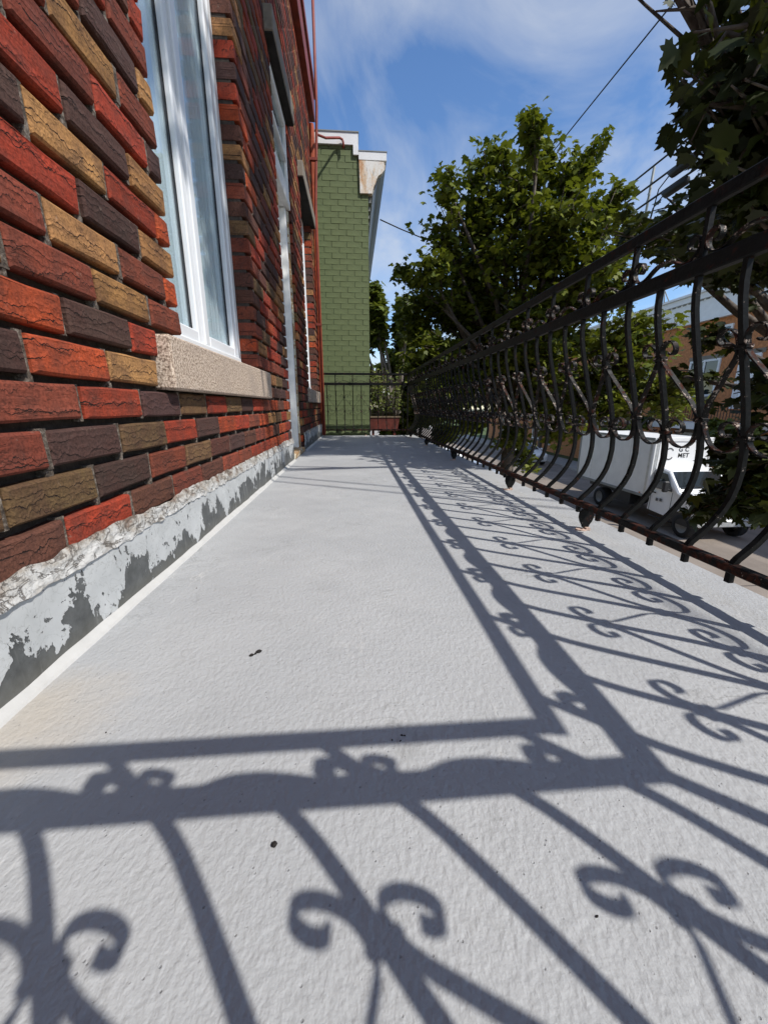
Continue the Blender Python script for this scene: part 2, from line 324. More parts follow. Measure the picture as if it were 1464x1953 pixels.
plain('far_brick', (0.46, 0.19, 0.075), 0.85, var=0.3, scale=9, bump=0.5, bscale=12)
plain('flower_box', (0.10, 0.020, 0.013), 0.55, var=0.4, scale=14)
plain('soil', (0.16, 0.12, 0.08), 0.95, var=0.3, scale=30)
plain('crumb_black', (0.012, 0.009, 0.008), 0.8, var=0.5, scale=200)
def street_mat():
    mt, t, b, o = nodes_of('street_concrete'); g = G(t); v = g.coord()
    c = g.ramp(g.noise(v, 0.9, 6, 0.6), [(0.3, (0.19, 0.155, 0.125)), (0.7, (0.27, 0.225, 0.185))])
    c = g.mix(g.ramp(g.noise(g.coord(scale=(1, 0.12, 1)), 1.8, 4), [(0.45, bw(0)), (0.7, bw(0.5))]), c, (0.145, 0.12, 0.10))
    g.set(b.inputs['Base Color'], c); b.inputs['Roughness'].default_value = 0.9; g.set(b.inputs['Normal'], g.bump(g.noise(v, 60, 4), 0.4, 0.01)); MAT['street_concrete'] = mt
street_mat()
plain('tar_joint', (0.07, 0.06, 0.055), 0.9)
plain('sidewalk', (0.30, 0.28, 0.25), 0.9, var=0.12, scale=2, bump=0.4)
plain('lawn', (0.06, 0.085, 0.02), 0.95, var=0.4, scale=5, bump=0.8, bscale=30)
plain('ground_earth', (0.13, 0.13, 0.09), 0.95, var=0.3, scale=0.4)

# ------------------------------------------------------------------ mesh helpers
class MB:
    def __init__(s): s.v = []; s.f = []; s.sm = []
    def box(s, a, b, smooth=False):
        x0, y0, z0 = a; x1, y1, z1 = b; o = len(s.v)
        s.v += [(x0, y0, z0), (x1, y0, z0), (x1, y1, z0), (x0, y1, z0), (x0, y0, z1), (x1, y0, z1), (x1, y1, z1), (x0, y1, z1)]
        for q in ((3, 2, 1, 0), (4, 5, 6, 7), (0, 1, 5, 4), (1, 2, 6, 5), (2, 3, 7, 6), (3, 0, 4, 7)): s.f.append(tuple(o+i for i in q)); s.sm.append(smooth)
        return s
    def cbox(s, a, b, c=0.005):
        """box with all edges chamfered"""
        o = len(s.v); lo = a; hi = b; idx = {}
        for ix in (0, 1):
            for iy in (0, 1):
                for iz in (0, 1):
                    p = [(lo, hi)[i][k] for k, i in enumerate((ix, iy, iz))]
                    for ax in range(3):
                        q = [p[k] + (c if (ix, iy, iz)[k] == 0 else -c) if k != ax else p[k] for k in range(3)]
                        idx[(ix, iy, iz, ax)] = len(s.v); s.v.append(tuple(q))
        def F(*k): s.f.append(tuple(k)); s.sm.append(False)
        for ax in range(3):
            o1, o2 = [k for k in range(3) if k != ax]
            for e in (0, 1):
                L = []
                for (p, q) in ((0, 0), (1, 0), (1, 1), (0, 1)):
                    t = [0, 0, 0]; t[ax] = e; t[o1] = p; t[o2] = q; L.append(idx[(*t, ax)])
                F(*L)
        for ax in range(3):
            o1, o2 = [k for k in range(3) if k != ax]
            for p in (0, 1):
                for q in (0, 1):
                    t0 = [0, 0, 0]; t0[o1] = p; t0[o2] = q; t1 = list(t0); t1[ax] = 1
                    F(idx[(*t0, o1)], idx[(*t0, o2)], idx[(*t1, o2)], idx[(*t1, o1)])
        for c3 in [(i, j, k) for i in (0, 1) for j in (0, 1) for k in (0, 1)]: F(idx[(*c3, 0)], idx[(*c3, 1)], idx[(*c3, 2)])
        s.fix = True
        return s
    def quad(s, *p, smooth=False):
        o = len(s.v); s.v += [tuple(q) for q in p]; s.f.append(tuple(range(o, o+len(p)))); s.sm.append(smooth); return s
    def tube(s, pts, rad, sides=6, smooth=True, cap=True, twist=0.0):
        pts = [Vector(p) for p in pts]; n = len(pts); o = len(s.v)
        if not hasattr(rad, '__len__'): rad = [rad]*n
        up = Vector((0, 0, 1))
        t0 = (pts[1]-pts[0]).normalized()
        if abs(t0.z) > 0.9: up = Vector((1, 0, 0))
        side = t0.cross(up).normalized()
        for i, p in enumerate(pts):
            t = (pts[min(i+1, n-1)]-pts[max(i-1, 0)]).normalized()
            side = (side - t*side.dot(t)).normalized(); nn = t.cross(side)
            for k in range(sides):
                a = 2*math.pi*k/sides+twist
                s.v.append(tuple(p+(side*math.cos(a)+nn*math.sin(a))*rad[i]))
        for i in range(n-1):
            for k in range(sides):
                k2 = (k+1) % sides
                s.f.append((o+i*sides+k, o+i*sides+k2, o+(i+1)*sides+k2, o+(i+1)*sides+k)); s.sm.append(smooth)
        if cap:
            s.f.append(tuple(o+k for k in reversed(range(sides)))); s.sm.append(False)
            s.f.append(tuple(o+(n-1)*sides+k for k in range(sides))); s.sm.append(False)
        return s
    def prism(s, prof, axis, a, b, smooth=False):
        """2-D outline extruded along an axis (0 x, 1 y, 2 z) from a to b"""
        o = len(s.v); n = len(prof)
        for c in (a, b):
            for p in prof:
                q = list(p); q.insert(axis, c); s.v.append(tuple(q))
        for k in range(n):
            k2 = (k+1) % n; s.f.append((o+k, o+k2, o+n+k2, o+n+k)); s.sm.append(smooth)
        s.f.append(tuple(o+k for k in reversed(range(n)))); s.sm.append(False); s.f.append(tuple(o+n+k for k in range(n))); s.sm.append(False)
        s.fix = True
        return s
    def mesh(s, name, mat):
        me = bpy.data.meshes.new(name); me.from_pydata(s.v, [], s.f)
        me.polygons.foreach_set('use_smooth', s.sm)
        if mat: me.materials.append(MAT[mat])
        if getattr(s, 'fix', False):
            import bmesh
            bm = bmesh.new(); bm.from_mesh(me); bmesh.ops.recalc_face_normals(bm, faces=bm.faces[:]); bm.to_mesh(me); bm.free()
        me.update(); return me
    def build(s, name, mat, parent=None):
        return link(name, s.mesh(name, mat), parent)
def link(name, me, parent=None, loc=None, rot=None):
    o = bpy.data.objects.new(name, me); COL.objects.link(o)
    if parent is not None: o.parent = parent
    if loc is not None: o.location = loc
    if rot is not None: o.rotation_euler = rot
    return o
def thing(name, label, cat, loc=(0, 0, 0), rotz=0.0, group=None):
    o = bpy.data.objects.new(name, None); COL.objects.link(o); o.location = loc; o.rotation_euler = (0, 0, rotz)
    o.empty_display_size = 0.2
    return tag(o, label, cat, group)
def tag(o, label, cat, group=None):
    o['label'] = label; o['category'] = cat
    if group: o['group'] = group
    return o
def struct(o): o['kind'] = 'structure'; return o
def stuff(o): o['kind'] = 'stuff'; return o
def copy_tree(o, parent=None):
    c = o.copy(); COL.objects.link(c)
    if parent is not None: c.parent = parent
    for ch in list(o.children): copy_tree(ch, c)
    return c
def catmull(P, sub=6):
    out = []; n = len(P)
    for i in range(n-1):
        p0, p1, p2, p3 = P[max(i-1, 0)], P[i], P[i+1], P[min(i+2, n-1)]
        for k in range(sub):
            t = k/sub
            out.append(tuple(0.5*(2*b+(c-a)*t+(2*a-5*b+4*c-d)*t*t+(3*b-a-3*c+d)*t**3) for a, b, c, d in zip(p0, p1, p2, p3)))
    out.append(tuple(P[-1])); return out

ZG = -3.64                         # street level below the balcony floor

# ------------------------------------------------------------------ ground, street, pavements
struct(MB().quad((-600, -600, ZG-0.16), (600, -600, ZG-0.16), (600, 600, ZG-0.16), (-600, 600, ZG-0.16)).build('ground', 'ground_earth'))
rd = struct(MB().quad((4.9, -90, ZG), (14.5, -90, ZG), (14.5, 160, ZG), (4.9, 160, ZG)).build('street', 'street_concrete'))
jm = MB()
for y in [-6+4.6*i for i in range(16)]: jm.box((4.95, y, ZG-0.01), (14.45, y+0.03, ZG+0.004))
jm.box((9.65, -40, ZG-0.01), (9.68, 90, ZG+0.003))
jm.build('joint', 'tar_joint', rd)
sw = struct(MB().box((2.3, -90, ZG-0.15), (4.72, 160, ZG+0.13)).build('sidewalk', 'sidewalk'))
MB().box((4.722, -90, ZG-0.15), (4.9, 160, ZG+0.125)).build('kerb', 'concrete', sw)
sw2 = struct(MB().box((14.68, -90, ZG-0.15), (16.6, 160, ZG+0.13)).build('sidewalk', 'sidewalk'))
MB().box((14.5, -90, ZG-0.15), (14.678, 160, ZG+0.125)).build('kerb', 'concrete', sw2)
struct(MB().quad((16.6, -90, ZG+0.05), (40, -90, ZG+0.05), (40, 160, ZG+0.05), (16.6, 160, ZG+0.05)).build('lawn', 'lawn'))
struct(MB().quad((-0.5, -90, ZG+0.05), (2.3, -90, ZG+0.05), (2.3, 160, ZG+0.05), (-0.5, 160, ZG+0.05)).build('lawn', 'lawn'))

# ------------------------------------------------------------------ balcony floor
def floor_slab():
    mb = MB()
    x0, x1, y0, y1 = -0.60, 1.016, -0.30, 6.56
    mb.box((x0, y0, -0.16), (x1, y1, 0.0))
    o = struct(mb.build('balcony_floor', 'deck_paint'))
    # drip sheet below the outer edge, sagging at its near end
    s = MB().quad((1.018, 0.86, -0.05), (1.10, 0.99, -0.10), (1.10, 2.3, -0.10), (1.018, 2.3, -0.05))
    s.quad((1.10, 0.99, -0.102), (1.115, 0.98, -0.16), (1.115, 2.3, -0.16), (1.10, 2.3, -0.102))
    s.build('drip_sheet', 'lavender_sheet', o)
    return o
floor_slab()

# ------------------------------------------------------------------ brick house on the left
ANG = -math.atan(0.010)
house = thing('brick_house', 'red, brown and tan rug-brick house wall with white window along the left of the balcony', 'building', (-0.563, 0, 0), ANG)
PITCH, BH, LEN = 0.083, 0.0665, 0.2335
ZA = 0.50                          # top of course 0
CLR = {'red': (0.36, 0.052, 0.025), 'org': (0.45, 0.080, 0.027), 'rbr': (0.245, 0.062, 0.036), 'dkb': (0.078, 0.045, 0.040), 'brn': (0.135, 0.057, 0.040), 'tan': (0.41, 0.215, 0.085), 'oli': (0.175, 0.112, 0.052)}
ROWCOL = {-3: ['brn', 'red', 'brn', 'rbr'], -2: ['oli', 'dkb', 'rbr', 'oli', 'brn', 'dkb', 'brn'], -1: ['rbr', 'dkb', 'oli', 'red', 'dkb', 'org', 'red', 'rbr'],
          0: ['rbr', 'red', 'dkb', 'oli', 'red', 'oli', 'dkb', 'red', 'rbr'], 1: ['dkb', 'org', 'tan', 'red'], 2: ['org', 'dkb', 'red'],
          3: ['tan', 'rbr', 'tan', 'rbr'], 4: ['rbr', 'tan', 'rbr', 'org'], 5: ['tan', 'red', 'dkb', 'tan'], 6: ['dkb', 'tan', 'red', 'org'], 7: ['rbr', 'red', 'dkb', 'tan'],
          8: ['tan', 'rbr', 'red', 'dkb'], 9: ['dkb', 'rbr', 'tan', 'rbr'], 10: ['red', 'rbr', 'dkb', 'tan'], 11: ['tan', 'dkb', 'red', 'rbr'], 12: ['rbr', 'red', 'brn', 'red']}
# openings (u0, u1, z0, z1)
W1 = (1.427, 2.46, 0.664, 2.76); DR = (3.52, 4.22, -1, 2.87); W2 = (5.00, 6.00, 0.664, 2.76)
SILLS = [(1.255, 2.63), (4.83, 6.15)]
UEND, ZTOP, DEPTH = 6.72, 4.23, 0.098
lint = [(W1[0]-0.13, W1[1]+0.13, 2.76, 2.90), (DR[0]-0.13, DR[1]+0.10, 2.87, 3.01), (W2[0]-0.13, W2[1]+0.13, 2.76, 2.90)]
def cuts(z0, z1):
    c = []
    for (a, b, lo, hi) in [W1, DR, W2]:
        if z1 > lo+0.01 and z0 < hi-0.01: c.append((a, b))
    for a, b in SILLS:
        if z1 > 0.515 and z0 < 0.655: c.append((a, b))
    for (a, b, lo, hi) in lint:
        if z1 > lo+0.02 and z0 < hi-0.02: c.append((a, b))
    return c
_bm = {}
def brick_verts(L, var, H=BH, D=DEPTH, seed=0, ch=0.0048, jit=0.0024):
    r = random.Random(var*97+seed); c = ch
    loop = [(-L/2, -H/2), (-L/6, -H/2), (L/6, -H/2), (L/2, -H/2), (L/2, H/2), (L/6, H/2), (-L/6, H/2), (-L/2, H/2)]
    J = [(r.uniform(-jit, jit)*0.6, r.uniform(-jit, jit)*0.75) for _ in loop]
    V = []
    for (y, z), (jy, jz) in zip(loop, J):                     # front
        sy = 1-2*c/L; sz = 1-2*c/H
        V.append((r.uniform(-0.0016, 0.0016), (y+jy)*sy, (z+jz)*sz))
    for (y, z), (jy, jz) in zip(loop, J): V.append((-c*1.1, y+jy, z+jz))
    for (y, z), (jy, jz) in zip(loop, J): V.append((-D, y+jy, z+jz))
    n = 8; Fc = [tuple(range(n))]
    for a in (0, 1):
        for k in range(n):
            k2 = (k+1) % n; Fc.append((a*n+k, (a+1)*n+k, (a+1)*n+k2, a*n+k2))
    return V, Fc
def brick_mesh(L, var):
    key = (round(L, 2), var)
    if key not in _bm:
        V, Fc = brick_verts(key[0], var)
        me = bpy.data.meshes.new('brick'); me.from_pydata(V, [], Fc); me.materials.append(MAT['brick_single']); me.update(); _bm[key] = me
    return _bm[key]
bricks = []; mort = MB()
pal = ['red']*5+['rbr']*6+['brn']*4+['dkb']*5+['tan']*3+['oli']*2+['org']*2
for k in range(-5, 46):
    zt = ZA+PITCH*k; zb = zt-BH; zc = zt-BH/2
    if zt > ZTOP: break
    off = (1.003 if k % 2 else 0.887)
    n0 = int(math.floor((-1.2-off)/LEN)); prev = None
    cs = cuts(zb, zt)
    n = n0
    while True:
        u0 = off+n*LEN+0.0075; u1 = off+(n+1)*LEN-0.0075; n += 1
        if u0 > UEND: break
        segs = [(u0, min(u1, UEND))]
        for a, b in cs:
            new = []
            for p, q in segs:
                if q <= a or p >= b: new.append((p, q)); continue
                if a-p > 0.014: new.append((p, a))
                if q-b > 0.014: new.append((b, q))
            segs = new
        # colour: photo order for the courses next to the lens, else mixed
        first = off-LEN if k % 2 else off
        idx = round((u0-0.0075-((0.77-LEN) if k % 2 else 0.887-LEN))/LEN)
        rc = ROWCOL.get(k)
        cname = rc[idx] if rc and 0 <= idx < len(rc) else rnd.choice(pal)
        for p, q in segs:
            if q-p < 0.014: continue
            fz = rnd.uniform(0.70, 1.02); col = tuple(x*fz*rnd.uniform(0.95, 1.05) for x in CLR[cname])
            bricks.append(((p+q)/2, zc, q-p, col))
        if not any(a-0.02 < u1+0.006 < b+0.02 for a, b in cs) and u1+0.012 < UEND:
            e = rnd.uniform(-0.012, -0.005)
            mort.box((-0.06, u1-0.001, zb-0.004), (e, u1+0.016, zt+0.004))
            if rnd.random() < 0.75: mort.box((-0.04, u1-rnd.uniform(-0.002, 0.004), zb-0.0165), (-0.007, u1+rnd.uniform(0.008, 0.016), zb-0.004))
def vis(b):
    u, z, L, c = b
    if u < 0.35: return 1e9
    d2 = 0.31+u*u+(z-EYE)**2
    up = (z-EYE)/math.hypot(0.55, u)
    if up > 1.45: return 1e8
    return d2*math.sqrt(d2)/L                                  # larger = smaller in the picture
bricks.sort(key=vis)
for i, (u, z, L, c) in enumerate(bricks[:300]):
    o = link('brick', brick_mesh(L, i % 4), house, (rnd.uniform(-0.002, 0.002), u, z+rnd.uniform(-0.0012, 0.0012)), (rnd.uniform(-0.006, 0.006), rnd.uniform(-0.01, 0.01), rnd.uniform(-0.006, 0.006)))
    o.color = (*c, 1)
bm = MB(); cols = []
for i, (u, z, L, c) in enumerate(bricks[300:]):
    V, Fc = brick_verts(L, i % 6, seed=3); o = len(bm.v); dx_ = rnd.uniform(-0.002, 0.002)
    bm.v += [(a+dx_, b+u, d+z) for a, b, d in V]; bm.f += [tuple(o+j for j in f) for f in Fc]; bm.sm += [False]*len(Fc); cols += [c]*len(V)
bf = stuff(bm.build('brick_courses', 'brick_field', house))
at = bf.data.color_attributes.new('Col', 'FLOAT_COLOR', 'POINT'); at.data.foreach_set('color', np.array([(*c, 1) for c in cols], dtype=np.float32).ravel())
mort.build('mortar', 'mortar', house)
# recessed bed joint surface and house body, cut at the openings
bk = MB()
ys = sorted({-4.0, W1[0]-0.004, W1[1]+0.004, DR[0]-0.004, DR[1]+0.004, W2[0]-0.004, W2[1]+0.004, UEND-0.004})
for a, b in zip(ys[:-1], ys[1:]):
    mid = (a+b)/2; op = [w for w in (W1, DR, W2) if w[0] < mid < w[1]]
    lo = -0.16
    if op:
        w = op[0]
        if w[2] > 0: bk.box((-0.30, a, lo), (-0.026, b, w[2]-0.005))
        bk.box((-0.30, a, w[3]), (-0.026, b, ZTOP+0.3))
    else: bk.box((-0.30, a, lo), (-0.026, b, ZTOP+0.3))
bk.build('backing_wall', 'joint_dark', house)
MB().box((-6, -4, ZG), (-0.42, UEND-0.004, ZTOP+0.32)).build('house_body', 'soffit_dark', house)
MB().box((-0.40, -4, ZG), (-0.005, UEND-0.004, -0.162)).build('lower_wall', 'far_brick', house)
for (a, b, lo, hi) in lint: MB().cbox((-0.15, a, lo), (0.055, b, hi), 0.006).build('lintel', 'stone_lintel', house); MB().box((-0.14, a+0.01, lo-0.008), (0.050, b-0.01, lo-0.001)).build('lintel_shade', 'soffit_dark', house)  # added thin dark plate imitates the shade on each lintel's underside
cn = MB().cbox((-0.1, -4, ZTOP), (0.062, UEND-0.06, ZTOP+0.34), 0.004).build('cornice', 'oxide_red', house)
MB().box((0.062, -4, ZTOP+0.26), (0.085, UEND-0.05, ZTOP+0.35)).build('cap', 'oxide_red', cn)
# stone sills
for (a, b) in SILLS:
    s = MB().cbox((-0.12, a, 0.508), (0.034, b, 0.660), 0.006); s.build('sill', 'speckled_stone', house)
# windows
def window(w, name='window'):
    u0, u1, z0, z1 = w; xf = -0.092; fr = 0.052
    root = link(name, None, house, (0, 0, 0)); root.empty_display_size = 0.1
    f = MB()
    f.cbox((xf-0.07, u0+0.002, z0-0.002), (xf, u0+fr, z1-0.002), 0.004); f.cbox((xf-0.07, u1-fr, z0-0.002), (xf, u1-0.002, z1-0.002), 0.004)
    f.cbox((xf-0.07, u0+fr, z0-0.002), (xf+0.014, u1-fr, z0+0.055), 0.006); f.cbox((xf-0.07, u0+fr, z1-fr), (xf, u1-fr, z1-0.002), 0.004)
    f.build('frame', 'vinyl_white', root)
    um = (u0+u1)/2-0.02
    MB().cbox((xf-0.07, um-0.022, z0+0.055), (xf+0.006, um+0.022, z1-fr), 0.004).build('mullion', 'vinyl_white', root)
    for a, b in ((u0+fr, um-0.022), (um+0.022, u1-fr)):
        s = MB(); st = 0.046; lo = z0+0.055; hi = z1-fr
        s.cbox((xf-0.040, a+0.001, lo), (xf-0.006, a+st, hi), 0.006); s.cbox((xf-0.040, b-st, lo), (xf-0.006, b-0.001, hi), 0.006)
        s.cbox((xf-0.06, a+st, lo), (xf-0.006, b-st, lo+0.05), 0.006); s.cbox((xf-0.06, a+st, hi-0.05), (xf-0.006, b-st, hi), 0.006)
        s.build('sash', 'vinyl_white', root)
        gk = MB()
        gk.box((xf-0.036, a+st, lo+0.05), (xf-0.0285, a+st+0.003, hi-0.05)); gk.box((xf-0.036, b-st-0.006, lo+0.05), (xf-0.0285, b-st, hi-0.05))
        gk.build('gasket', 'gasket', root)
        MB().box((xf-0.036, a+st+0.004, lo+0.05), (xf-0.030, b-st-0.006, hi-0.05)).build('pane', 'window_glass', root)
    # gathered net curtain behind the panes
    c = MB(); nseg = 90
    for i in range(nseg):
        ua = u0+0.06+(u1-u0-0.12)*i/nseg; ub = u0+0.06+(u1-u0-0.12)*(i+1)/nseg
        xa = xf-0.044+0.004*math.sin(i*1.1)+0.002*math.sin(i*2.7); xb = xf-0.044+0.004*math.sin((i+1)*1.1)+0.002*math.sin((i+1)*2.7)
        c.quad((xa, ua, z0+0.05), (xb, ub, z0+0.05), (xb, ub, z1-0.06), (xa, ua, z1-0.06), smooth=True)
    c.build('curtain', 'curtain', root)
    MB().box((-0.40, u0, z0), (-0.30, u1, z1)).build('room', 'room_dark', root)
window(W1); window(W2)
# door with transom
dro = link('door', None, house, (0, 0, 0)); xf = -0.058
u0, u1 = DR[0], DR[1]
MB().cbox((xf-0.1, u0+0.002, 0.03), (xf, u0+0.07, 2.865), 0.005).cbox((xf-0.1, u1-0.045, 0.03), (xf-0.03, u1-0.002, 2.865), 0.005).cbox((xf-0.1, u0+0.07, 2.17), (xf+0.01, u1-0.045, 2.24), 0.005).build('frame', 'old_white_paint', dro)
MB().cbox((xf-0.028, u1-0.050, 0.05), (xf+0.034, u1-0.004, 2.16), 0.004).build('brick_mould', 'worn_wood', dro)
MB().cbox((xf-0.10, u1-0.105, 0.05), (xf+0.020, u1-0.052, 2.165), 0.006).build('jamb', 'old_white_paint', dro)
MB().cbox((xf-0.07, u0+0.075, 0.06), (xf-0.03, u1-0.11, 2.165), 0.004).build('leaf', 'old_white_paint', dro)
xt = -0.012
MB().box((xt-0.03, u0+0.05, 2.33), (xt-0.022, u1-0.05, 2.78)).build('transom_pane', 'window_glass', dro)
tf = MB()
for a, b, c, d in ((u0+0.004, u0+0.05, 2.25, 2.84), (u1-0.05, u1-0.004, 2.25, 2.84), (u0+0.05, u1-0.05, 2.25, 2.33), (u0+0.05, u1-0.05, 2.78, 2.84), (u0+0.05, u1-0.05, 2.53, 2.56)): tf.cbox((xt-0.05, a, c), (xt, b, d), 0.004)
tf.cbox((xt-0.09, u0+0.004, 2.175), (xt+0.006, u1-0.004, 2.248), 0.006)
tf.build('transom_frame', 'old_white_paint', dro)
MB().box((-0.2, u0+0.05, 2.33), (-0.19, u1-0.05, 2.8)).build('blind', 'curtain', dro)
MB().cbox((xf-0.1, u0+0.002, 0.002), (0.016, u1-0.002, 0.05), 0.008).build('threshold', 'worn_wood', dro)
MB().box((-0.42, u0, 0.0), (-0.28, u1, 2.87)).build('room', 'room_dark', dro)
# peeling flashing, cracked sealant above it, caulk strip along the floor
def flash(ua, ub):
    mb = MB(); nu = max(4, int((ub-ua)/0.02)); zs = [0.0, 0.04, 0.08, 0.12, 0.165]
    for i in range(nu+1):
        u = ua+(ub-ua)*i/nu
        for j, z in enumerate(zs):
            mb.v.append((0.012+0.004*noise.noise((u*3, z*9, 1.7))+0.003*noise.noise((u*11, z*20, 4)), u, z))
    n = len(zs)
    for i in range(nu):
        for j in range(n-1): mb.f.append((i*n+j, (i+1)*n+j, (i+1)*n+j+1, i*n+j+1)); mb.sm.append(True)
    fl = mb.build('flashing', 'peeling_flashing', house)
    mb = MB(); nu = max(6, int((ub-ua)/0.005)); nv = 13
    for i in range(nu+1):
        u = ua+(ub-ua)*i/nu
        top = 0.196+0.012*noise.noise((u*4, 0, 3))+0.007*noise.noise((u*19, 0, 8)); bot = 0.150+0.010*noise.noise((u*5, 2, 3))+0.008*noise.noise((u*27, 2, 8))
        for j in range(nv):
            f = j/(nv-1); z = bot+(top-bot)*f
            prof = 0.003+0.013*(1-f)**0.55
            if j == 0: prof = 0.008
            d = 0.005*noise.noise((u*16, z*40, 0.5))+0.003*noise.noise((u*50, z*90, 7))+0.0012*noise.noise((u*150, z*220, 2))
            mb.v.append((max(-0.004, prof+d), u, z))
    for i in range(nu):
        for j in range(nv-1): mb.f.append((i*nv+j, (i+1)*nv+j, (i+1)*nv+j+1, i*nv+j+1)); mb.sm.append(False)
    mb.build('sealant_bead', 'cracked_sealant', fl)
    c = MB(); nu = max(4, int((ub-ua)/0.03))
    for i in range(nu):
        p = ua+(ub-ua)*i/nu; q = ua+(ub-ua)*(i+1)/nu
        w = lambda u: 0.031+0.002*noise.noise((u*6, 5, 5))+0.001*noise.noise((u*30, 5, 5))
        zt = 0.0045
        c.quad((0.006, p, 0.016), (w(p)-0.004, p, zt), (w(q)-0.004, q, zt), (0.006, q, 0.016), smooth=True)
        c.quad((w(p)-0.004, p, zt), (w(p), p, -0.001), (w(q), q, -0.001), (w(q)-0.004, q, zt), smooth=True)
    c.build('caulk_strip', 'caulk', fl)
flash(-0.29, 3.50); flash(4.23, 6.54)
# iron-red conduit mast at the far corner with brackets, and the downpipe beside it
mast = MB().tube([(0.048, 6.32, 0.02), (0.048, 6.32, 3.0), (0.10, 6.32, 3.9), (0.115, 6.32, 4.2), (0.115, 6.32, 6.6)], 0.019, 10).build('conduit_mast', 'oxide_red', house)
MB().box((-0.01, 6.295, 3.62), (0.10, 6.345, 3.65)).box((-0.01, 6.295, 1.6), (0.075, 6.345, 1.63)).build('bracket', 'oxide_red', mast)
MB().cbox((0.0, 6.42, 0.02), (0.060, 6.51, 4.1), 0.012).build('downpipe', 'oxide_orange', house)
MB().tube([(0.10, 6.33, 3.92), (0.20, 6.62, 4.04), (0.385, 6.88, 4.19), (0.425, 6.895, 4.18), (0.437, 6.898, 4.15), (0.438, 6.898, 4.08)], 0.016, 8).build('service_elbow', 'oxide_red', house)

# ------------------------------------------------------------------ wrought iron railings (local x along, y outward)
ZB0, ZB1, ZM0, ZM1, ZH0, ZH1 = 0.080, 0.102, 0.780, 0.820, 0.932, 0.965
PZ = [0.055, 0.100, 0.112, 0.130, 0.151, 0.188, 0.225, 0.27, 0.315, 0.36, 0.41, 0.46, 0.51, 0.56, 0.61, 0.66, 0.70, 0.745, 0.785]
PO = [0.0, 0.0, 0.008, 0.027, 0.047, 0.075, 0.092, 0.102, 0.104, 0.098, 0.088, 0.076, 0.061, 0.046, 0.031, 0.017, 0.007, 0.0, 0.0]
def belly(z): return float(np.interp(z, PZ, PO))
BAR = 0.0132
def ribbon(path, w=0.0155, t=0.0042, out=0.0, follow=True):
    mb = MB(); n = len(path)
    for i, (s, z) in enumerate(path):
        a = path[max(i-1, 0)]; b = path[min(i+1, n-1)]; ts, tz = b[0]-a[0], b[1]-a[1]; l = math.hypot(ts, tz) or 1; ts /= l; tz /= l
        ns, nz = -tz, ts; y = (belly(z) if follow else 0)+out
        for (q, e) in ((-1, -1), (1, -1), (1, 1), (-1, 1)):
            mb.v.append((s+ns*t/2*q, y+w/2*e, z+nz*t/2*q))
    for i in range(n-1):
        for k in range(4):
            k2 = (k+1) % 4; mb.f.append((i*4+k, i*4+k2, i*4+4+k2, i*4+4+k)); mb.sm.append(False)
    mb.f.append((3, 2, 1, 0)); mb.sm.append(False); o = (n-1)*4; mb.f.append((o, o+1, o+2, o+3)); mb.sm.append(False); mb.fix = True
    return mb
def scroll_path(sp, sgn):
    k = sp/0.13
    top = [(.038, .149), (.046, .144), (.056, .147), (.062, .159), (.057, .173), (.042, .180), (.025, .176), (.013, .163), (.0105, .146), (.0110, .132)]
    bot = [(sp/k-.0125, -.026), (sp/k-.0105, -.046), (.112, -.078), (.096, -.105), (.068, -.119), (.039, -.115), (.018, -.100), (.0105, -.080), (.012, -.062), (.023, -.046), (.042, -.040), (.060, -.046), (.068, -.060), (.062, -.075), (.050, -.078), (.043, -.071)]
    P = catmull(top, 4)[:-1] + [(.0135, .124), (.020, .112), (.100, .012), (.110, -.006)] + catmull(bot, 4)
    return [(sgn*s*k, z+EYE) for s, z in P]
def crest_path(sp):
    k = sp/0.13
    half = [(0, .030), (.02, .028), (.042, .019), (.060, .0085), (.076, .0035), (.094, .004), (.111, .014), (.1205, .031), (.117, .050), (.103, .059), (.089, .054), (.083, .041), (.090, .030), (.100, .031)]
    R = catmull(half, 4)
    L = [(-s, z) for s, z in reversed(R[1:])]
    return [(s*k, z+ZM1) for s, z in L+R]
def foot_mesh():
    mb = MB()
    prof = [(0.0, 0.084), (0.020, 0.080), (0.028, 0.066), (0.029, 0.050), (0.024, 0.034), (0.015, 0.020), (0.012, 0.010), (-0.012, 0.010), (-0.015, 0.020), (-0.024, 0.034), (-0.029, 0.050), (-0.028, 0.066), (-0.020, 0.080)]
    mb.prism([(a, b) for a, b in prof], 0, -0.004, 0.004)       # outline in y-z, thin along the rail
    return mb.mesh('foot', 'iron_bar')
def foot_tab():
    mb = MB(); n = 14; R, r = 0.017, 0.006; z0, z1 = 0.0005, 0.005
    for k in range(n):
        a = 2*math.pi*k/n
        for rr, z in ((R, z0), (R, z1), (r, z1), (r, z0)): mb.v.append((rr*math.cos(a), -0.018+rr*1.25*math.sin(a), z))
    for k in range(n):
        k2 = (k+1) % n
        for j in range(4):
            j2 = (j+1) % 4; mb.f.append((k*4+j, k2*4+j, k2*4+j2, k*4+j2)); mb.sm.append(False)
    mb.fix = True
    mb.box((-0.012, -0.004, 0.001), (0.012, 0.012, 0.011))
    return mb.mesh('foot_tab', 'iron_flange')
plain('iron_flange', (0.50, 0.36, 0.29), 0.8, var=0.25, scale=60, bump=0.4, bscale=120)
FM, FT = foot_mesh(), foot_tab()
zs_ = [0.055, 0.085, 0.101, 0.106, 0.113, 0.122, 0.134, 0.150, 0.170, 0.195, 0.225, 0.26, 0.30, 0.34, 0.39, 0.45, 0.52, 0.60, 0.66, 0.70, 0.735, 0.781]
BA = MB().tube([(0, belly(z), z) for z in zs_], BAR*0.7071, 4, smooth=False, twist=math.pi/4).mesh('baluster', 'iron_bar')
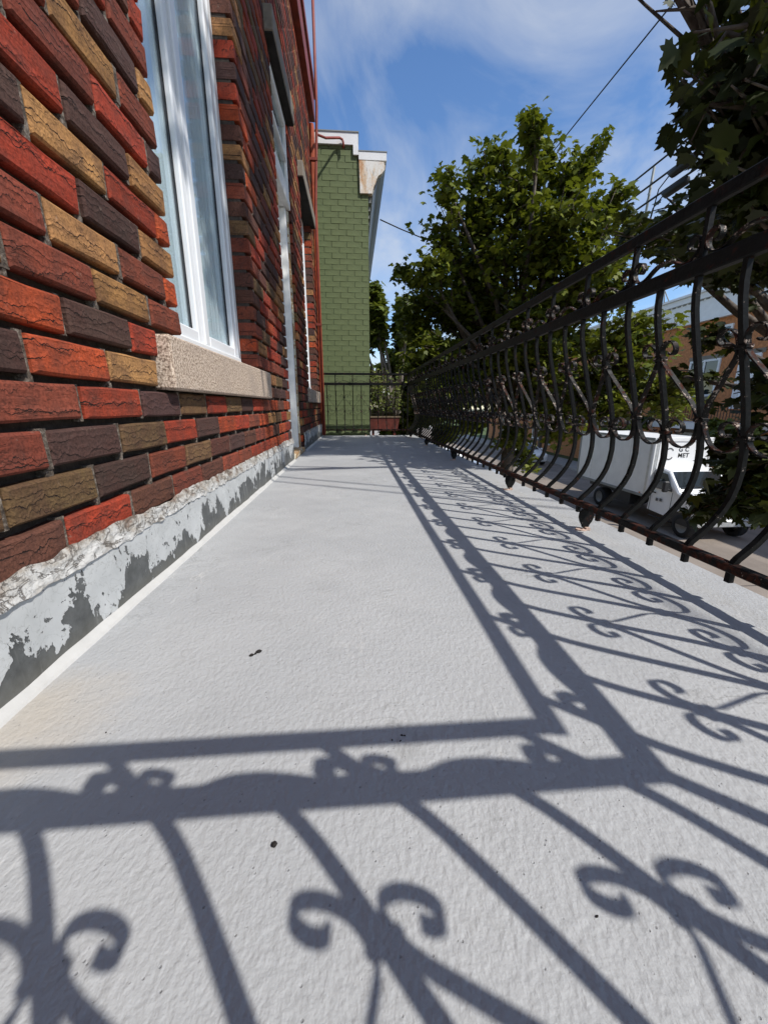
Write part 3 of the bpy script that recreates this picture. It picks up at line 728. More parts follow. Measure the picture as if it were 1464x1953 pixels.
BB = MB().tube([(0, belly(z), z) for z in zs_]+[(0, 0, 0.80), (0, 0, 0.935)], BAR*0.7071, 4, smooth=False, twist=math.pi/4).mesh('baluster', 'iron_bar')
CO = MB().cbox((-0.0165, -0.0115, -0.0055), (0.0165, 0.0115, 0.0055), 0.002).mesh('collar', 'iron_scroll')
def railing(label, loc, rotz, x0, x1, sp, aset, bset, feet):
    r = thing('balcony_railing', label, 'railing', loc, rotz)
    def rail(name, z0, z1, w, mat):
        # slightly wavy flat bar
        mb = MB(); n = max(3, int(abs(x1-x0)/0.05))
        for i in range(n+1):
            x = x0+(x1-x0)*i/n; dz = 0.0012*noise.noise((x*5, z0*7, 1)); dy = 0.0010*noise.noise((x*4, z0*7, 9))
            c = 0.003
            for y, z in ((-w/2+c, z0), (w/2-c, z0), (w/2, z0+c), (w/2, z1-c), (w/2-c, z1), (-w/2+c, z1), (-w/2, z1-c), (-w/2, z0+c)): mb.v.append((x, y+dy, z+dz))
        for i in range(n):
            for k in range(8):
                k2 = (k+1) % 8; mb.f.append((i*8+k, i*8+k2, i*8+8+k2, i*8+8+k)); mb.sm.append(False)
        mb.f.append(tuple(range(8))); mb.sm.append(False); mb.f.append(tuple(n*8+k for k in range(8))); mb.sm.append(False); mb.fix = True
        return mb.build(name, mat, r)
    rail('handrail', ZH0, ZH1, 0.020, 'iron_rail'); rail('mid_rail', ZM0, ZM1, 0.026, 'iron_rail'); rail('bottom_rail', ZB0, ZB1, 0.026, 'iron_rust')
    SP = ribbon(scroll_path(sp, 1)).mesh('scroll', 'iron_scroll'); SN = ribbon(scroll_path(sp, -1)).mesh('scroll', 'iron_scroll')
    CR = ribbon(crest_path(sp), follow=False).mesh('crest_scroll', 'iron_scroll')
    lo, hi = min(x0, x1)-0.01, max(x0, x1)+0.01
    for x in aset:
        b = link('baluster', BA, r, (x, 0, 0))
        for z in (EYE+0.136, EYE-0.079): link('collar', CO, b, (0, belly(z), z))
        if x+sp < hi: link('scroll', SP, r, (x, 0, 0))
        if x-sp > lo: link('scroll', SN, r, (x, 0, 0))
        if x-sp > lo and x+sp < hi: link('crest_scroll', CR, r, (x, 0, 0))
    for x in bset:
        b = link('baluster', BB, r, (x, 0, 0)); z = EYE-0.037; link('collar', CO, b, (0, belly(z), z))
    for x in feet:
        f = link('foot', FM, r, (x, 0, 0)); link('foot_tab', FT, f, (0.006, 0, 0))
    return r
Y0R, XR, Y1R = -0.050, 0.885, 6.50
A_ = [0.145+0.26*i for i in range(25) if 0.145+0.26*i < Y1R-0.05]; B_ = [0.015+0.26*i for i in range(25) if 0.015+0.26*i < Y1R-0.05]
fr_ = railing('long black wrought iron railing with belly bars and scrolls along the street edge', (XR, 0, 0), -math.pi/2, -Y0R+0.012, -Y1R, 0.13, [-y for y in A_], [-y for y in B_], [-y for y in (0.12, 1.385, 2.14, 3.42, 4.75, 6.1)])
MB().cbox((-Y0R-0.009, -0.009, 0.001), (-Y0R+0.009, 0.009, ZM0+0.01), 0.002).build('corner_post', 'iron_bar', fr_)
MB().cbox((-Y1R-0.011, -0.011, 0.001), (-Y1R+0.011, 0.011, ZH1+0.001), 0.002).build('corner_post', 'iron_bar', fr_)
railing('short iron railing closing the near end of the balcony, its shadow across the front', (0, Y0R, 0), math.pi, -(XR-0.012), 0.53, 0.1425, [-x for x in (0.68, 0.395, 0.11, -0.175, -0.46)], [-x for x in (0.8225, 0.5375, 0.2525, -0.0325, -0.3175)], [-0.25])
railing('short iron railing across the far end, in front of the green brick wall', (0, Y1R, 0), 0, -0.515, XR-0.012, 0.1353, [-0.397+0.2706*i for i in range(5)], [-0.2617+0.2706*i for i in range(5)], [0.2])

# ------------------------------------------------------------------ green brick building beyond the balcony
GY = 6.95
gh = thing('green_house', 'green painted brick building with white metal parapet and rusty cornice end', 'building', (0, GY, 0))
MB().box((-7, 0.0045, ZG), (0.297, 16, 3.96)).box((-7, 0.0045, 3.961), (0.150, 16, 4.13)).build('wall', 'green_joint', gh)
gcs = 0.0787; gl = 0.232; gm = {}
def gmesh(L):
    key = round(L, 2)
    if key not in gm:
        V, Fc = brick_verts(key, 1, H=gcs-0.0032, D=0.02, ch=0.0022, jit=0.002)
        me = bpy.data.meshes.new('brick'); me.from_pydata([(y, -x, z) for x, y, z in V], [], [tuple(reversed(f)) for f in Fc]); me.materials.append(MAT['green_paint'])
        me.polygons.foreach_set('use_smooth', [False]*len(Fc)); me.update(); gm[key] = me
    return gm[key]
nb = 0; row = 0; z = -0.55
while z < 4.13:
    x = -0.62+(0.116 if row % 2 else 0)
    while x < 0.30:
        a, b = x+0.005, min(x+gl-0.005, 0.30 if z+gcs < 3.99 else 0.148)
        if b-a > 0.03: link('brick', gmesh(b-a), gh, ((a+b)/2, rnd.uniform(-0.0015, 0.0015), z+gcs/2+rnd.uniform(-0.001, 0.001)), (rnd.uniform(-0.006, 0.006), rnd.uniform(-0.004, 0.004), rnd.uniform(-0.008, 0.008))); nb += 1
        x += gl
    z += gcs; row += 1
# white metal parapet caps, cornice with scrolled console end
MB().box((-0.70, -0.03, 4.14), (0.160, 15.9, 4.285)).box((0.085, -0.032, 4.02), (0.162, 0.3, 4.139)).build('parapet_cap', 'white_metal', gh)
MB().box((-0.72, -0.04, 4.286), (0.17, 15.9, 4.30)).build('cap_edge', 'grey_metal', gh)
cg = MB().box((0.165, -0.028, 3.965), (0.575, 15.9, 4.065)).build('cornice', 'white_metal', gh)
MB().box((0.160, -0.034, 4.066), (0.582, 15.9, 4.078)).build('cap_edge', 'grey_metal', cg)
con = [(0.168, 3.955), (0.535, 3.948), (0.552, 3.90), (0.545, 3.85), (0.505, 3.805), (0.455, 3.775), (0.425, 3.73), (0.41, 3.68), (0.385, 3.64), (0.368, 3.58), (0.36, 3.545), (0.178, 3.545)]
MB().prism(con, 1, -0.030, 0.06).build('console', 'rusty_white', cg)
sof = [(0.302, 3.96), (0.56, 3.96), (0.56, 3.90), (0.50, 3.82), (0.44, 3.76), (0.42, 3.68), (0.37, 3.56), (0.302, 3.54)]
MB().prism(sof, 1, 0.062, 15.9).build('soffit_moulding', 'grey_metal', cg)
dn = MB()
for i in range(60): dn.box((0.303, 0.08+i*0.26, 3.47), (0.345, 0.20+i*0.26, 3.535))
stuff(dn.build('dentils', 'grey_metal', cg))
for zz_ in (0.45, -2.9):
    for yy in (1.2, 3.6, 6.5, 9.5):
        w_ = MB().box((0.298, yy, zz_), (0.325, yy+1.0, zz_+1.9)).build('window', 'white_metal', gh); MB().box((0.326, yy+0.08, zz_+0.08), (0.332, yy+0.92, zz_+1.82)).build('pane', 'dark_glass', w_)
# neighbour balcony with window box
nbf = MB().box((0.30, 0.9, -0.55), (1.55, 4.8, -0.40)); nbf.build('balcony', 'concrete', gh)

def sprigs(name, label, cat, loc, n, spread, h, mat, seed, group=None):
    r = random.Random(seed); t = thing(name, label, cat, loc, 0, group)
    st = MB(); lf = MB(); cols = []
    for i in range(n):
        x, y = r.uniform(-spread[0], spread[0]), r.uniform(-spread[1], spread[1]); hh = h*r.uniform(0.5, 1.1); tx, ty = r.uniform(-.12, .12), r.uniform(-.12, .12)
        st.tube([(x, y, -0.04), (x+tx*.5, y+ty*.5, hh*.5), (x+tx, y+ty, hh)], [0.004, 0.003, 0.002], 4)
        for k in range(14):
            f = r.uniform(0.15, 1.05); c = Vector((x+tx*f+r.gauss(0, .035), y+ty*f+r.gauss(0, .035), hh*f)); d = Vector((r.gauss(0, 1), r.gauss(0, 1), r.gauss(0, .5))).normalized(); s2 = d.orthogonal().normalized()
            L = r.uniform(.035, .075); lf.quad(c, c+d*L*.5+s2*L*.3, c+d*L, c+d*L*.5-s2*L*.3); cols += [r.random()]*4
    st.build('stems', 'bark', t); o = stuff(lf.build('leaves', mat, t))
    a = o.data.color_attributes.new('Col', 'FLOAT_COLOR', 'POINT'); a.data.foreach_set('color', np.array([(c, c, c, 1) for c in cols], dtype=np.float32).ravel()); return t
pb = thing('window_box', 'dark red wooden planter box on the neighbouring balcony behind the far railing', 'planter', (0.58, GY+0.62, 0.02))
MB().prism([(-0.25, 0.0), (0.25, 0.0), (0.29, 0.24), (-0.29, 0.24)], 1, -0.11, 0.11).build('box', 'flower_box', pb)
MB().box((-0.31, -0.125, 0.2405), (0.31, 0.125, 0.262)).build('rim', 'soil', pb)
for sx_ in (-0.2, 0.2): MB().box((sx_-0.02, -0.08, -0.42), (sx_+0.02, 0.08, -0.001)).build('leg', 'flower_box', pb)
sprigs('potted_plant', 'leafy dark green plants growing out of the red planter box', 'plant', (0.58, GY+0.62, 0.30), 60, (0.28, 0.09), 0.80, 'leaf_far', 3)

# ------------------------------------------------------------------ trees
def leaf_outline(simple=False):
    if simple: half = [(0, 0), (.30, .02), (.50, .32), (.27, .40), (.34, .68), (.12, .66), (0, 1.0)]
    else: half = [(0, 0), (.12, .05), (.34, -.04), (.37, .12), (.55, .22), (.43, .33), (.60, .52), (.42, .53), (.30, .48), (.22, .60), (.27, .74), (.16, .74), (.12, .86), (0, 1.04)]
    pts = half + [(-x, y) for x, y in reversed(half[1:-1])]
    return np.array([(x, y-0.05, -0.24*abs(x)-0.16*max(0, y-0.3)**2) for x, y in pts])
LO, LS = leaf_outline(), leaf_outline(True)
def rot_mats(n, rng, droop):
    yaw = rng.uniform(0, 2*np.pi, n); pit = rng.normal(-droop, 0.42, n); rol = rng.normal(0, 0.42, n)
    cy, sy, cp, sp, cr, sr = np.cos(yaw), np.sin(yaw), np.cos(pit), np.sin(pit), np.cos(rol), np.sin(rol); Z = np.zeros(n); O = np.ones(n)
    A = np.stack([np.stack([cy, -sy, Z], -1), np.stack([sy, cy, Z], -1), np.stack([Z, Z, O], -1)], 1)
    B = np.stack([np.stack([O, Z, Z], -1), np.stack([Z, cp, -sp], -1), np.stack([Z, sp, cp], -1)], 1)
    C = np.stack([np.stack([cr, Z, sr], -1), np.stack([Z, O, Z], -1), np.stack([-sr, Z, cr], -1)], 1)
    return A @ B @ C
def leaf_mesh(name, P, size, mat, rng, outline, droop=0.45, tone=None):
    n = len(P); k = len(outline); Rm = rot_mats(n, rng, droop); s = size*rng.uniform(0.65, 1.2, n)
    V = np.einsum('nij,kj->nki', Rm, outline)*s[:, None, None]+P[:, None, :]
    me = bpy.data.meshes.new(name); me.vertices.add(n*k); me.vertices.foreach_set('co', V.astype(np.float32).ravel())
    me.loops.add(n*k); me.loops.foreach_set('vertex_index', np.arange(n*k, dtype=np.int32)); me.polygons.add(n); me.polygons.foreach_set('loop_start', np.arange(0, n*k, k, dtype=np.int32))
    me.update(calc_edges=True)
    t = rng.uniform(0, 1, n) if tone is None else np.clip(tone+rng.normal(0, .25, n), 0, 1)
    c = np.ones((n, k, 4), dtype=np.float32); c[:, :, :3] = t[:, None, None]
    a = me.color_attributes.new('Col', 'FLOAT_COLOR', 'POINT'); a.data.foreach_set('color', c.ravel())
    me.materials.append(MAT[mat]); return me
def clear_deck(P):
    """leaves are absent where their shadow would reach the sunlit near deck and wall"""
    fx = P[:, 0]-SX*P[:, 2]; fy = P[:, 1]+SY*P[:, 2]
    bad = (fx > -0.62) & (fx < 1.12) & (fy > -0.6) & (fy < 2.85)
    t = (P[:, 0]+0.55)/SX; uw = P[:, 1]+SY*t; zw = P[:, 2]-t
    bad |= (zw > -0.1) & (zw < 2.6) & (uw < 1.45) & (uw > -1)
    t = (6.95-P[:, 1])/SY; xg = P[:, 0]-SX*t; zg_ = P[:, 2]-t
    bad |= (xg > -0.55) & (xg < 0.4) & (zg_ > -0.5) & (t > 0)
    rr = np.random.default_rng(77).random(len(P))
    t = (P[:, 0]+0.55)/SX; uw = P[:, 1]+SY*t; zw = P[:, 2]-t
    bad |= (zw > -0.1) & (zw < 2.25) & (uw > 3.2) & (uw < 4.6) & (rr < 0.95)
    bad |= (fx > -0.62) & (fx < 1.12) & (fy >= 2.85) & (rr < 0.6)
    return ~bad
def tree(name, label, base, fork, blobs, nleaf, size, seed, mat='leaf_maple', outline=LO, trunk_r=0.14, keep=None, hero=0, group=None, twig='bark', droop=0.45, sg=0.30, nt_=26):
    """blobs: list of (centre, radius vector, weight). Trunk to the fork, a limb to every blob, twigs and leaf sprays in it."""
    rng = np.random.default_rng(seed); r = random.Random(seed)
    t = thing(name, label, 'tree', base, 0, group); B = Vector(base)
    fork = Vector(fork)
    tr = MB(); mid = (B+fork)/2+Vector((r.uniform(-.08, .08), r.uniform(-.08, .08), 0))
    tr.tube([Vector((0, 0, -0.1)), Vector((0, 0, 0.25))*1.0, mid-B, fork-B], [trunk_r*1.35, trunk_r*1.1, trunk_r, trunk_r*.85], 12); tr.build('trunk', 'bark', t)
    lm = MB(); pts = []; wsum = sum(b[2] for b in blobs)
    for c, rad, w in blobs:
        c = Vector(c); rad = Vector(rad)
        m1 = fork.lerp(c, 0.5)+Vector((r.uniform(-.2, .2), r.uniform(-.2, .2), r.uniform(0, .35)*rad.z))
        R = trunk_r*0.36
        lm.tube([fork-B, fork.lerp(m1, .5)-B, m1-B, c-B], [R*1.2, R, R*.75, R*.35], 7)
        ns = max(5, int(nt_*w/ max(b[2] for b in blobs)))
        nl = int(nleaf*w/wsum)
        for s in range(ns):
            d = Vector((r.gauss(0, 1), r.gauss(0, 1), r.gauss(0, 1))).normalized()*(r.random()**0.38)
            e = c+Vector((d.x*rad.x, d.y*rad.y, d.z*rad.z))
            a = m1.lerp(c, r.uniform(0.3, 1.0)); k = a.lerp(e, .55)+Vector((r.uniform(-.1, .1), r.uniform(-.1, .1), r.uniform(-.02, .15)))
            lm.tube([a-B, k-B, e-B], [R*.34, R*.2, 0.004], 5)
            q = nl//ns; sig = sg*min(rad)+0.04
            f = rng.uniform(0.15, 1.12, q)
            A = np.array(a); K = np.array(k); E_ = np.array(e)
            L = np.where(f[:, None] < .55, A+(K-A)*(f[:, None]/.55), K+(E_-K)*((f[:, None]-.55)/.45))
            pts.append(L+np.clip(rng.normal(0, 1, (q, 3)), -1.5, 1.5)*np.array([sig, sig, sig*.62]))
    lm.build('limbs', twig, t)
    P = np.concatenate(pts)
    if keep is not None: P = P[keep(P)]
    for shift in (0.0, 0.17):                                  # no stray leaves away from a spray
        ky = np.floor((P+shift)/0.34).astype(int); _, inv_, cnt = np.unique(ky, axis=0, return_inverse=True, return_counts=True); c_ = cnt[np.ravel(inv_)]
        P = P[c_ >= 3]
    if hero:
        cp = np.array([0, 0, EYE]); D = P-cp; cc = D @ RC      # camera coordinates
        inv = (cc[:, 2] > 0.3) & (np.abs(cc[:, 0]/cc[:, 2]*F0) < 760) & (np.abs(cc[:, 1]/cc[:, 2]*F0) < 1000)
        order = np.argsort(np.where(inv, np.linalg.norm(D, axis=1), 1e9)); H = P[order[:hero]]; P = P[order[hero:]]
        protos = []
        for v in range(6):
            me = leaf_mesh('leaf', np.zeros((1, 3)), size, 'leaf_single_shaded', np.random.default_rng(50+v), LO, 0.0); protos.append(me)
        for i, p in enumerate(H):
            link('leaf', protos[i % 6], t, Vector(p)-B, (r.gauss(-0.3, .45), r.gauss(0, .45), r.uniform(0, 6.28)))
    me = leaf_mesh('leaves', P-np.array(B), size, mat, rng, outline, droop)
    stuff(link('crown_leaves', me, t)); return t
def ell(c, R, n, r, squash=1.0, top=0.0):
    out = []
    for i in range(n):
        d = Vector((r.gauss(0, 1), r.gauss(0, 1), r.gauss(0, 1))).normalized()*(0.35+0.65*r.random()**0.6)
        z = d.z*R[2]; taper = 1-max(0, d.z)*top
        out.append((Vector((c[0]+d.x*R[0]*taper, c[1]+d.y*R[1]*taper, c[2]+z)), Vector((.62, .62, .5))*r.uniform(.75, 1.15)*min(R)/2.3, 1.0))
    return out
rt = random.Random(21)
# the middle maple
bl = []
for px, py, rr, w in ((1030, 240, .30, .35), (1032, 300, .42, .6), (960, 300, .40, .5), (905, 330, .42, .6), (850, 350, .30, .3), (1090, 320, .45, .7), (1125, 300, .30, .3), (990, 370, .6, 1), (900, 410, .55, 1), (835, 430, .45, .7), (1080, 400, .6, 1), (1150, 400, .45, .7), (1190, 360, .28, .3),
                      (810, 500, .42, .7), (880, 500, .6, 1.1), (960, 470, .6, 1), (1050, 490, .6, 1), (1130, 480, .55, 1), (1200, 450, .4, .6), (795, 570, .42, .7), (850, 590, .6, 1.1), (930, 570, .6, 1), (1010, 590, .6, .9), (1090, 570, .6, 1), (1170, 550, .5, .9),
                      (830, 660, .5, 1), (890, 670, .6, 1.1), (960, 670, .6, 1), (1040, 680, .6, 1), (1110, 650, .55, 1), (870, 740, .5, 1), (940, 760, .55, 1), (1010, 770, .5, 1), (1080, 740, .55, 1), (900, 810, .4, .7), (980, 840, .4, .7), (1060, 820, .42, .7), (820, 740, .4, .6), (1000, 880, .3, .35), (780, 520, .25, .3), (790, 620, .4, 1), (800, 690, .45, 1.1), (850, 700, .5, 1.2), (905, 620, .55, 1.1), (785, 750, .4, .9), (840, 790, .4, .9), (940, 700, .6, 1.1), (1060, 620, .6, 1), (990, 640, .6, 1), (880, 560, .55, 1), (1010, 430, .55, .9)):
    bl.append((aim(px, py, rt.uniform(8.0, 9.6)), Vector((rr, rr, rr*.8)), w))
bl += [(aim(1200, 700, 7.4), Vector((.7, .6, .6)), 1.2), (aim(1120, 770, 7.8), Vector((.6, .6, .5)), 1.1), (aim(1290, 750, 7.2), Vector((.45, .45, .4)), .7), (aim(1230, 620, 7.6), Vector((.55, .5, .5)), .9), (aim(1180, 790, 7.2), Vector((.5, .4, .28)), .6)]
bl += [(Vector((rt.uniform(2.6, 4.6), rt.uniform(9.2, 10.4), rt.uniform(.8, 4.0))), Vector((.7, .6, .6)), 1.0) for k in range(9)]
tree('maple_tree', 'full maple tree rising behind the middle of the street railing', (3.42, 8.5, ZG+0.13), (3.4, 8.45, 0.6), bl, 36000, 0.115, 4, trunk_r=0.15, sg=0.23)
# the near maple whose boughs hang in from the right
rt = random.Random(5)
bl = [(aim(1464, 30, 3.3), (.36, .38, .34), 1.8), (aim(1425, 110, 3.5), (.28, .30, .22), 1.2), (aim(1470, 200, 3.3), (.34, .34, .24), 1.5), (aim(1375, 205, 3.7), (.20, .20, .11), .55), (aim(1425, 285, 3.6), (.34, .30, .17), 1.2), (aim(1340, 275, 3.6), (.15, .15, .07), .3), (aim(1290, -12, 3.6), (.10, .11, .05), .08),
      (aim(1375, 60, 3.8), (.17, .18, .18), .45), (aim(1480, 370, 3.7), (.40, .34, .24), 1.2), (aim(1400, 400, 4.4), (.42, .4, .22), 1.0), (aim(1440, 460, 4.6), (.36, .36, .2), .8), (aim(1310, 420, 6.0), (.55, .5, .34), 1.1), (aim(1350, 480, 5.6), (.40, .4, .24), .7), (aim(1215, 430, 7.2), (.45, .42, .3), .7), (aim(1260, 470, 6.8), (.4, .4, .3), .6),
      (aim(1455, 880, 4.6), (.34, .4, .42), 1.5), (aim(1410, 900, 4.9), (.25, .3, .28), 1.0), (aim(1420, 955, 4.7), (.26, .25, .18), .7), (aim(1480, 740, 4.8), (.34, .4, .36), 1.0), (aim(1370, 955, 5.1), (.30, .3, .16), .8), (aim(1335, 975, 5.2), (.24, .24, .10), .45), (aim(1395, 975, 4.9), (.24, .24, .12), .5), (aim(1372, 850, 5.2), (.15, .15, .12), .3), (aim(1335, 630, 6.5), (.34, .4, .2), .35), (aim(1300, 720, 6.6), (.3, .3, .25), .4)]
bl += [(Vector((rt.uniform(2.3, 4.2), rt.uniform(1.0, 3.6), rt.uniform(3.8, 6.0))), (.5, .5, .45), 1.0) for i in range(11)]
bl += [(Vector((rt.uniform(1.9, 3.0), rt.uniform(2.2, 4.2), rt.uniform(3.4, 5.0))), (.5, .5, .4), .8) for i in range(6)]
bl += [(Vector((rt.uniform(1.5, 3.4), rt.uniform(-.4, 2.3), rt.uniform(5.4, 8.0))), (.6, .6, .5), 1.5) for i in range(13)]
bl += [(Vector((.631*t+x, y-.54*t, t)), (.5, .5, .35), .42) for x, y, t in ((0, 4.6, 4.6), (.4, 5.3, 5), (-.2, 5.2, 4.2), (.2, 3.7, 4.4), (.6, 4.2, 5.2), (-.3, 6.0, 5.0))]
tree('maple_tree', 'dark maple tree at the right edge with boughs hanging over the railing', (5.3, 3.3, ZG+0.13), (5.25, 3.3, 0.2), bl, 15000, 0.118, 11, mat='leaf_near_shaded', keep=clear_deck, hero=300, trunk_r=0.16, sg=0.24)
# further street trees
far = [('loose tree with pale bare twigs beyond the green house corner', (1.55, 13.5, ZG), (1.5, 13.5, -0.6), (1.30, 13.6, 2.35), (1.25, 1.2, 2.6), 6500, 1, 'pale_twig', 'leaf_far'),
       ('dark bushy tree low behind the red planter box', (1.7, 11.0, ZG), (1.7, 11.0, -1.5), (1.5, 11.0, -.05), (1.25, .9, .95), 3000, 2, 'bark', 'leaf_maple'),
       ('broad tree standing behind the middle maple', (3.6, 17.5, ZG), (3.6, 17.5, -0.5), (3.6, 17.5, 2.2), (2.6, 2, 2.6), 3600, 3, 'bark', 'leaf_far'),
       ('large tree far down the near side of the street', (3.4, 26, ZG), (3.4, 26, -0.5), (3.2, 26, 2.4), (3.0, 2.6, 3.0), 3000, 4, 'bark', 'leaf_far'),
       ('large tree far down the other side of the street', (16, 33, ZG), (16, 33, -0.5), (16, 33, 1.6), (3.6, 3.0, 3.0), 3200, 5, 'bark', 'leaf_far'),
       ('tree closing the far end of the street view', (7.5, 48, ZG), (7.5, 48, -0.5), (7.5, 48, 1.2), (6.0, 3.0, 4.0), 3200, 6, 'bark', 'leaf_far'),
       ('leafy tree in front of the orange brick row across the street', (15.6, 21.5, ZG), (15.6, 21.5, -1.2), (15.4, 21.5, 0.2), (1.9, 2.0, 1.7), 3800, 7, 'bark', 'leaf_far'),
       ('young tree on the far pavement beside the white truck', (15.5, 15.2, ZG), (15.5, 15.2, -1.6), (15.4, 15.3, -0.6), (1.0, 1.1, 0.7), 2200, 8, 'bark', 'leaf_far')]
for lab, base, fork, c, R, n, sd, tw, mt in far:
    tree('street_tree', lab, base, fork, ell(c, R, 15, random.Random(sd*13)), n, 0.17+0.006*base[1], 30+sd, mat=mt, outline=LS, trunk_r=0.16, group='street trees', twig=tw)

# ------------------------------------------------------------------ vehicles
def wheel(parent, x, y, z, R, wd_, side):
    w = link('wheel', None, parent, (x, y, z))
    t = MB(); n = 24
    prof = [(R*.62, 0), (R*.93, 0), (R, wd_*.15), (R, wd_*.85), (R*.93, wd_), (R*.62, wd_)]
    for k in range(n):
        a = 2*math.pi*k/n
        for rr, d in prof: t.v.append((side*(d-wd_) if True else d, rr*math.cos(a), rr*math.sin(a)))
    for k in range(n):
        for j in range(5):
            k2 = (k+1) % n; t.f.append((k*6+j, k2*6+j, k2*6+j+1, k*6+j+1)); t.sm.append(True)
    t.fix = True; t.build('tyre', 'tyre', w)
    r_ = MB(); 
    for k in range(n):
        a = 2*math.pi*k/n; r_.v.append((-side*0.02, R*.62*math.cos(a), R*.62*math.sin(a)))
    for k in range(n):
        a = 2*math.pi*k/n; r_.v.append((-side*0.07, R*.30*math.cos(a), R*.30*math.sin(a)))
    for k in range(n): k2 = (k+1) % n; r_.f.append((k, k2, n+k2, n+k)); r_.sm.append(True)
    r_.f.append(tuple(n+k for k in range(n))); r_.sm.append(False); r_.fix = True; r_.build('rim', 'wheel_steel', w)
    return w
# box truck, nose towards -y; x=0 is its centre, y=0 the front of the cargo box
tk = thing('box_truck', 'white cutaway box truck with black lettering parked in the street behind the railing', 'truck', (11.45, 12.9, ZG))
hw = 1.09
MB().cbox((-hw, 0, 0.98), (hw, 4.5, 3.03), 0.03).build('cargo_box', 'box_panel', tk)
bt = MB()
for s in (-1, 1):
    bt.cbox((s*hw-0.02, 0.01, 2.96), (s*hw+0.02, 4.5, 3.05), 0.008); bt.cbox((s*hw-0.02, 0.01, 0.95), (s*hw+0.02, 4.5, 1.05), 0.008)
    bt.cbox((s*hw-0.022, 4.42, 0.95), (s*hw+0.022, 4.51, 3.05), 0.008)
bt.build('edge_trim', 'grey_metal', tk)
for y in (1.15, 2.3, 3.45):
    for sd in (-1, 1): MB().box((sd*(hw+0.001)-0.003, y, 1.06), (sd*(hw+0.001)+0.003, y+0.018, 2.95)).build('panel_seam', 'rim_grey', tk)
# rounded polished front corners and the nose cap over the cab
ca = MB()
for s in (-1, 1):
    ar = [(s*(hw-0.16+0.18*math.sin(a)), 0.16-0.18*math.cos(a)) for a in [math.pi/2*i/7 for i in range(8)]]
    o = len(ca.v)
    for z in (0.98, 3.03):
        for p in ar: ca.v.append((p[0], p[1], z))
    for i in range(7): ca.f.append((o+i, o+i+1, o+8+i+1, o+8+i)); ca.sm.append(True)
ca.fix = True; ca.build('corner_moulding', 'rim_grey', tk)
MB().cbox((-hw+0.17, -0.022, 1.2), (hw-0.17, 0.02, 3.03), 0.01).build('front_panel', 'truck_white', tk)
MB().cbox((-hw+0.06, -0.05, 2.93), (hw-0.06, 0.03, 3.06), 0.012).build('visor_cap', 'truck_white', tk)
ring = MB(); n = 40
for k in range(n+1):
    a = math.radians(35)+math.radians(290)*k/n
    for rr in (0.215, 0.165): ring.v.append((-0.52+rr*math.cos(a)*.8, -0.026, 2.50+rr*math.sin(a)))
for k in range(n): ring.f.append((2*k, 2*k+2, 2*k+3, 2*k+1)); ring.sm.append(False)
plain('logo_grey', (0.10, 0.10, 0.10), 0.6); ring.build('logo', 'logo_grey', tk)
def text(s, size, parent, loc, mat):
    cu = bpy.data.curves.new('lettering', 'FONT'); cu.body = s; cu.size = size; cu.extrude = 0.002; cu.space_character = 1.08; cu.offset = 0.004
    o = bpy.data.objects.new('lettering', cu); COL.objects.link(o); dg = bpy.context.evaluated_depsgraph_get(); me = bpy.data.meshes.new_from_object(o.evaluated_get(dg)); bpy.data.objects.remove(o)
    me.materials.clear(); me.materials.append(MAT[mat]); return link('lettering', me, parent, loc, (math.pi/2, 0, 0))
text('G C', 0.21, tk, (-0.20, -0.027, 2.585), 'black_trim'); text('MET', 0.21, tk, (-0.20, -0.027, 2.38), 'black_trim')
# cab: side profile (y, z) lofted across the width
prof = [(-0.02, 0.55), (-0.02, 2.02), (-0.30, 2.06), (-0.62, 2.00), (-1.10, 1.52), (-1.22, 1.40), (-1.85, 1.24), (-1.98, 1.12), (-2.02, 0.62), (-1.95, 0.46), (-1.75, 0.45)]
arch = [(-1.62+0.42*math.cos(math.pi-a), 0.40+0.42*math.sin(a)) for a in [math.pi*i/8+0.12 for i in range(8)]]
prof2 = prof+[(-1.75+0.01, 0.45)]
cab = MB(); xs = [(-0.98, 0.94), (-0.93, 1.0), (0.93, 1.0), (0.98, 0.94)]
o = 0; np_ = len(prof)
def tuck(z, x): return x*(1-0.10*max(0, (z-1.3))/0.75) if z > 1.3 else x
for x, sc in ((-0.99, 0), (-0.95, 1), (0.95, 1), (0.99, 0)):
    for (y, z) in prof:
        e = 0.0 if sc else 0.04
        cab.v.append((tuck(z, x), y+e*(1 if y < -1 else 0), z-e*(1 if z > 1.0 else -0.3)))
for i in range(3):
    for k in range(np_):
        k2 = (k+1) % np_; cab.f.append((i*np_+k, i*np_+k2, (i+1)*np_+k2, (i+1)*np_+k)); cab.sm.append(False)
cab.f.append(tuple(range(np_))); cab.sm.append(False); cab.f.append(tuple(3*np_+k for k in range(np_))); cab.sm.append(False); cab.fix = True
cab.build('cab', 'truck_white', tk)
MB().quad((-0.80, -0.655, 1.985), (0.80, -0.655, 1.985), (0.86, -1.105, 1.535), (-0.86, -1.105, 1.535)).build('windshield', 'dark_glass', tk)
ws = MB().box((-0.82, -1.14, 1.50), (0.82, -1.10, 1.525)); ws.tube([(-0.1, -1.13, 1.53), (-0.62, -1.06, 1.60)], 0.012, 5); ws.tube([(0.6, -1.13, 1.53), (0.12, -1.06, 1.60)], 0.012, 5); ws.build('wiper', 'black_trim', tk)
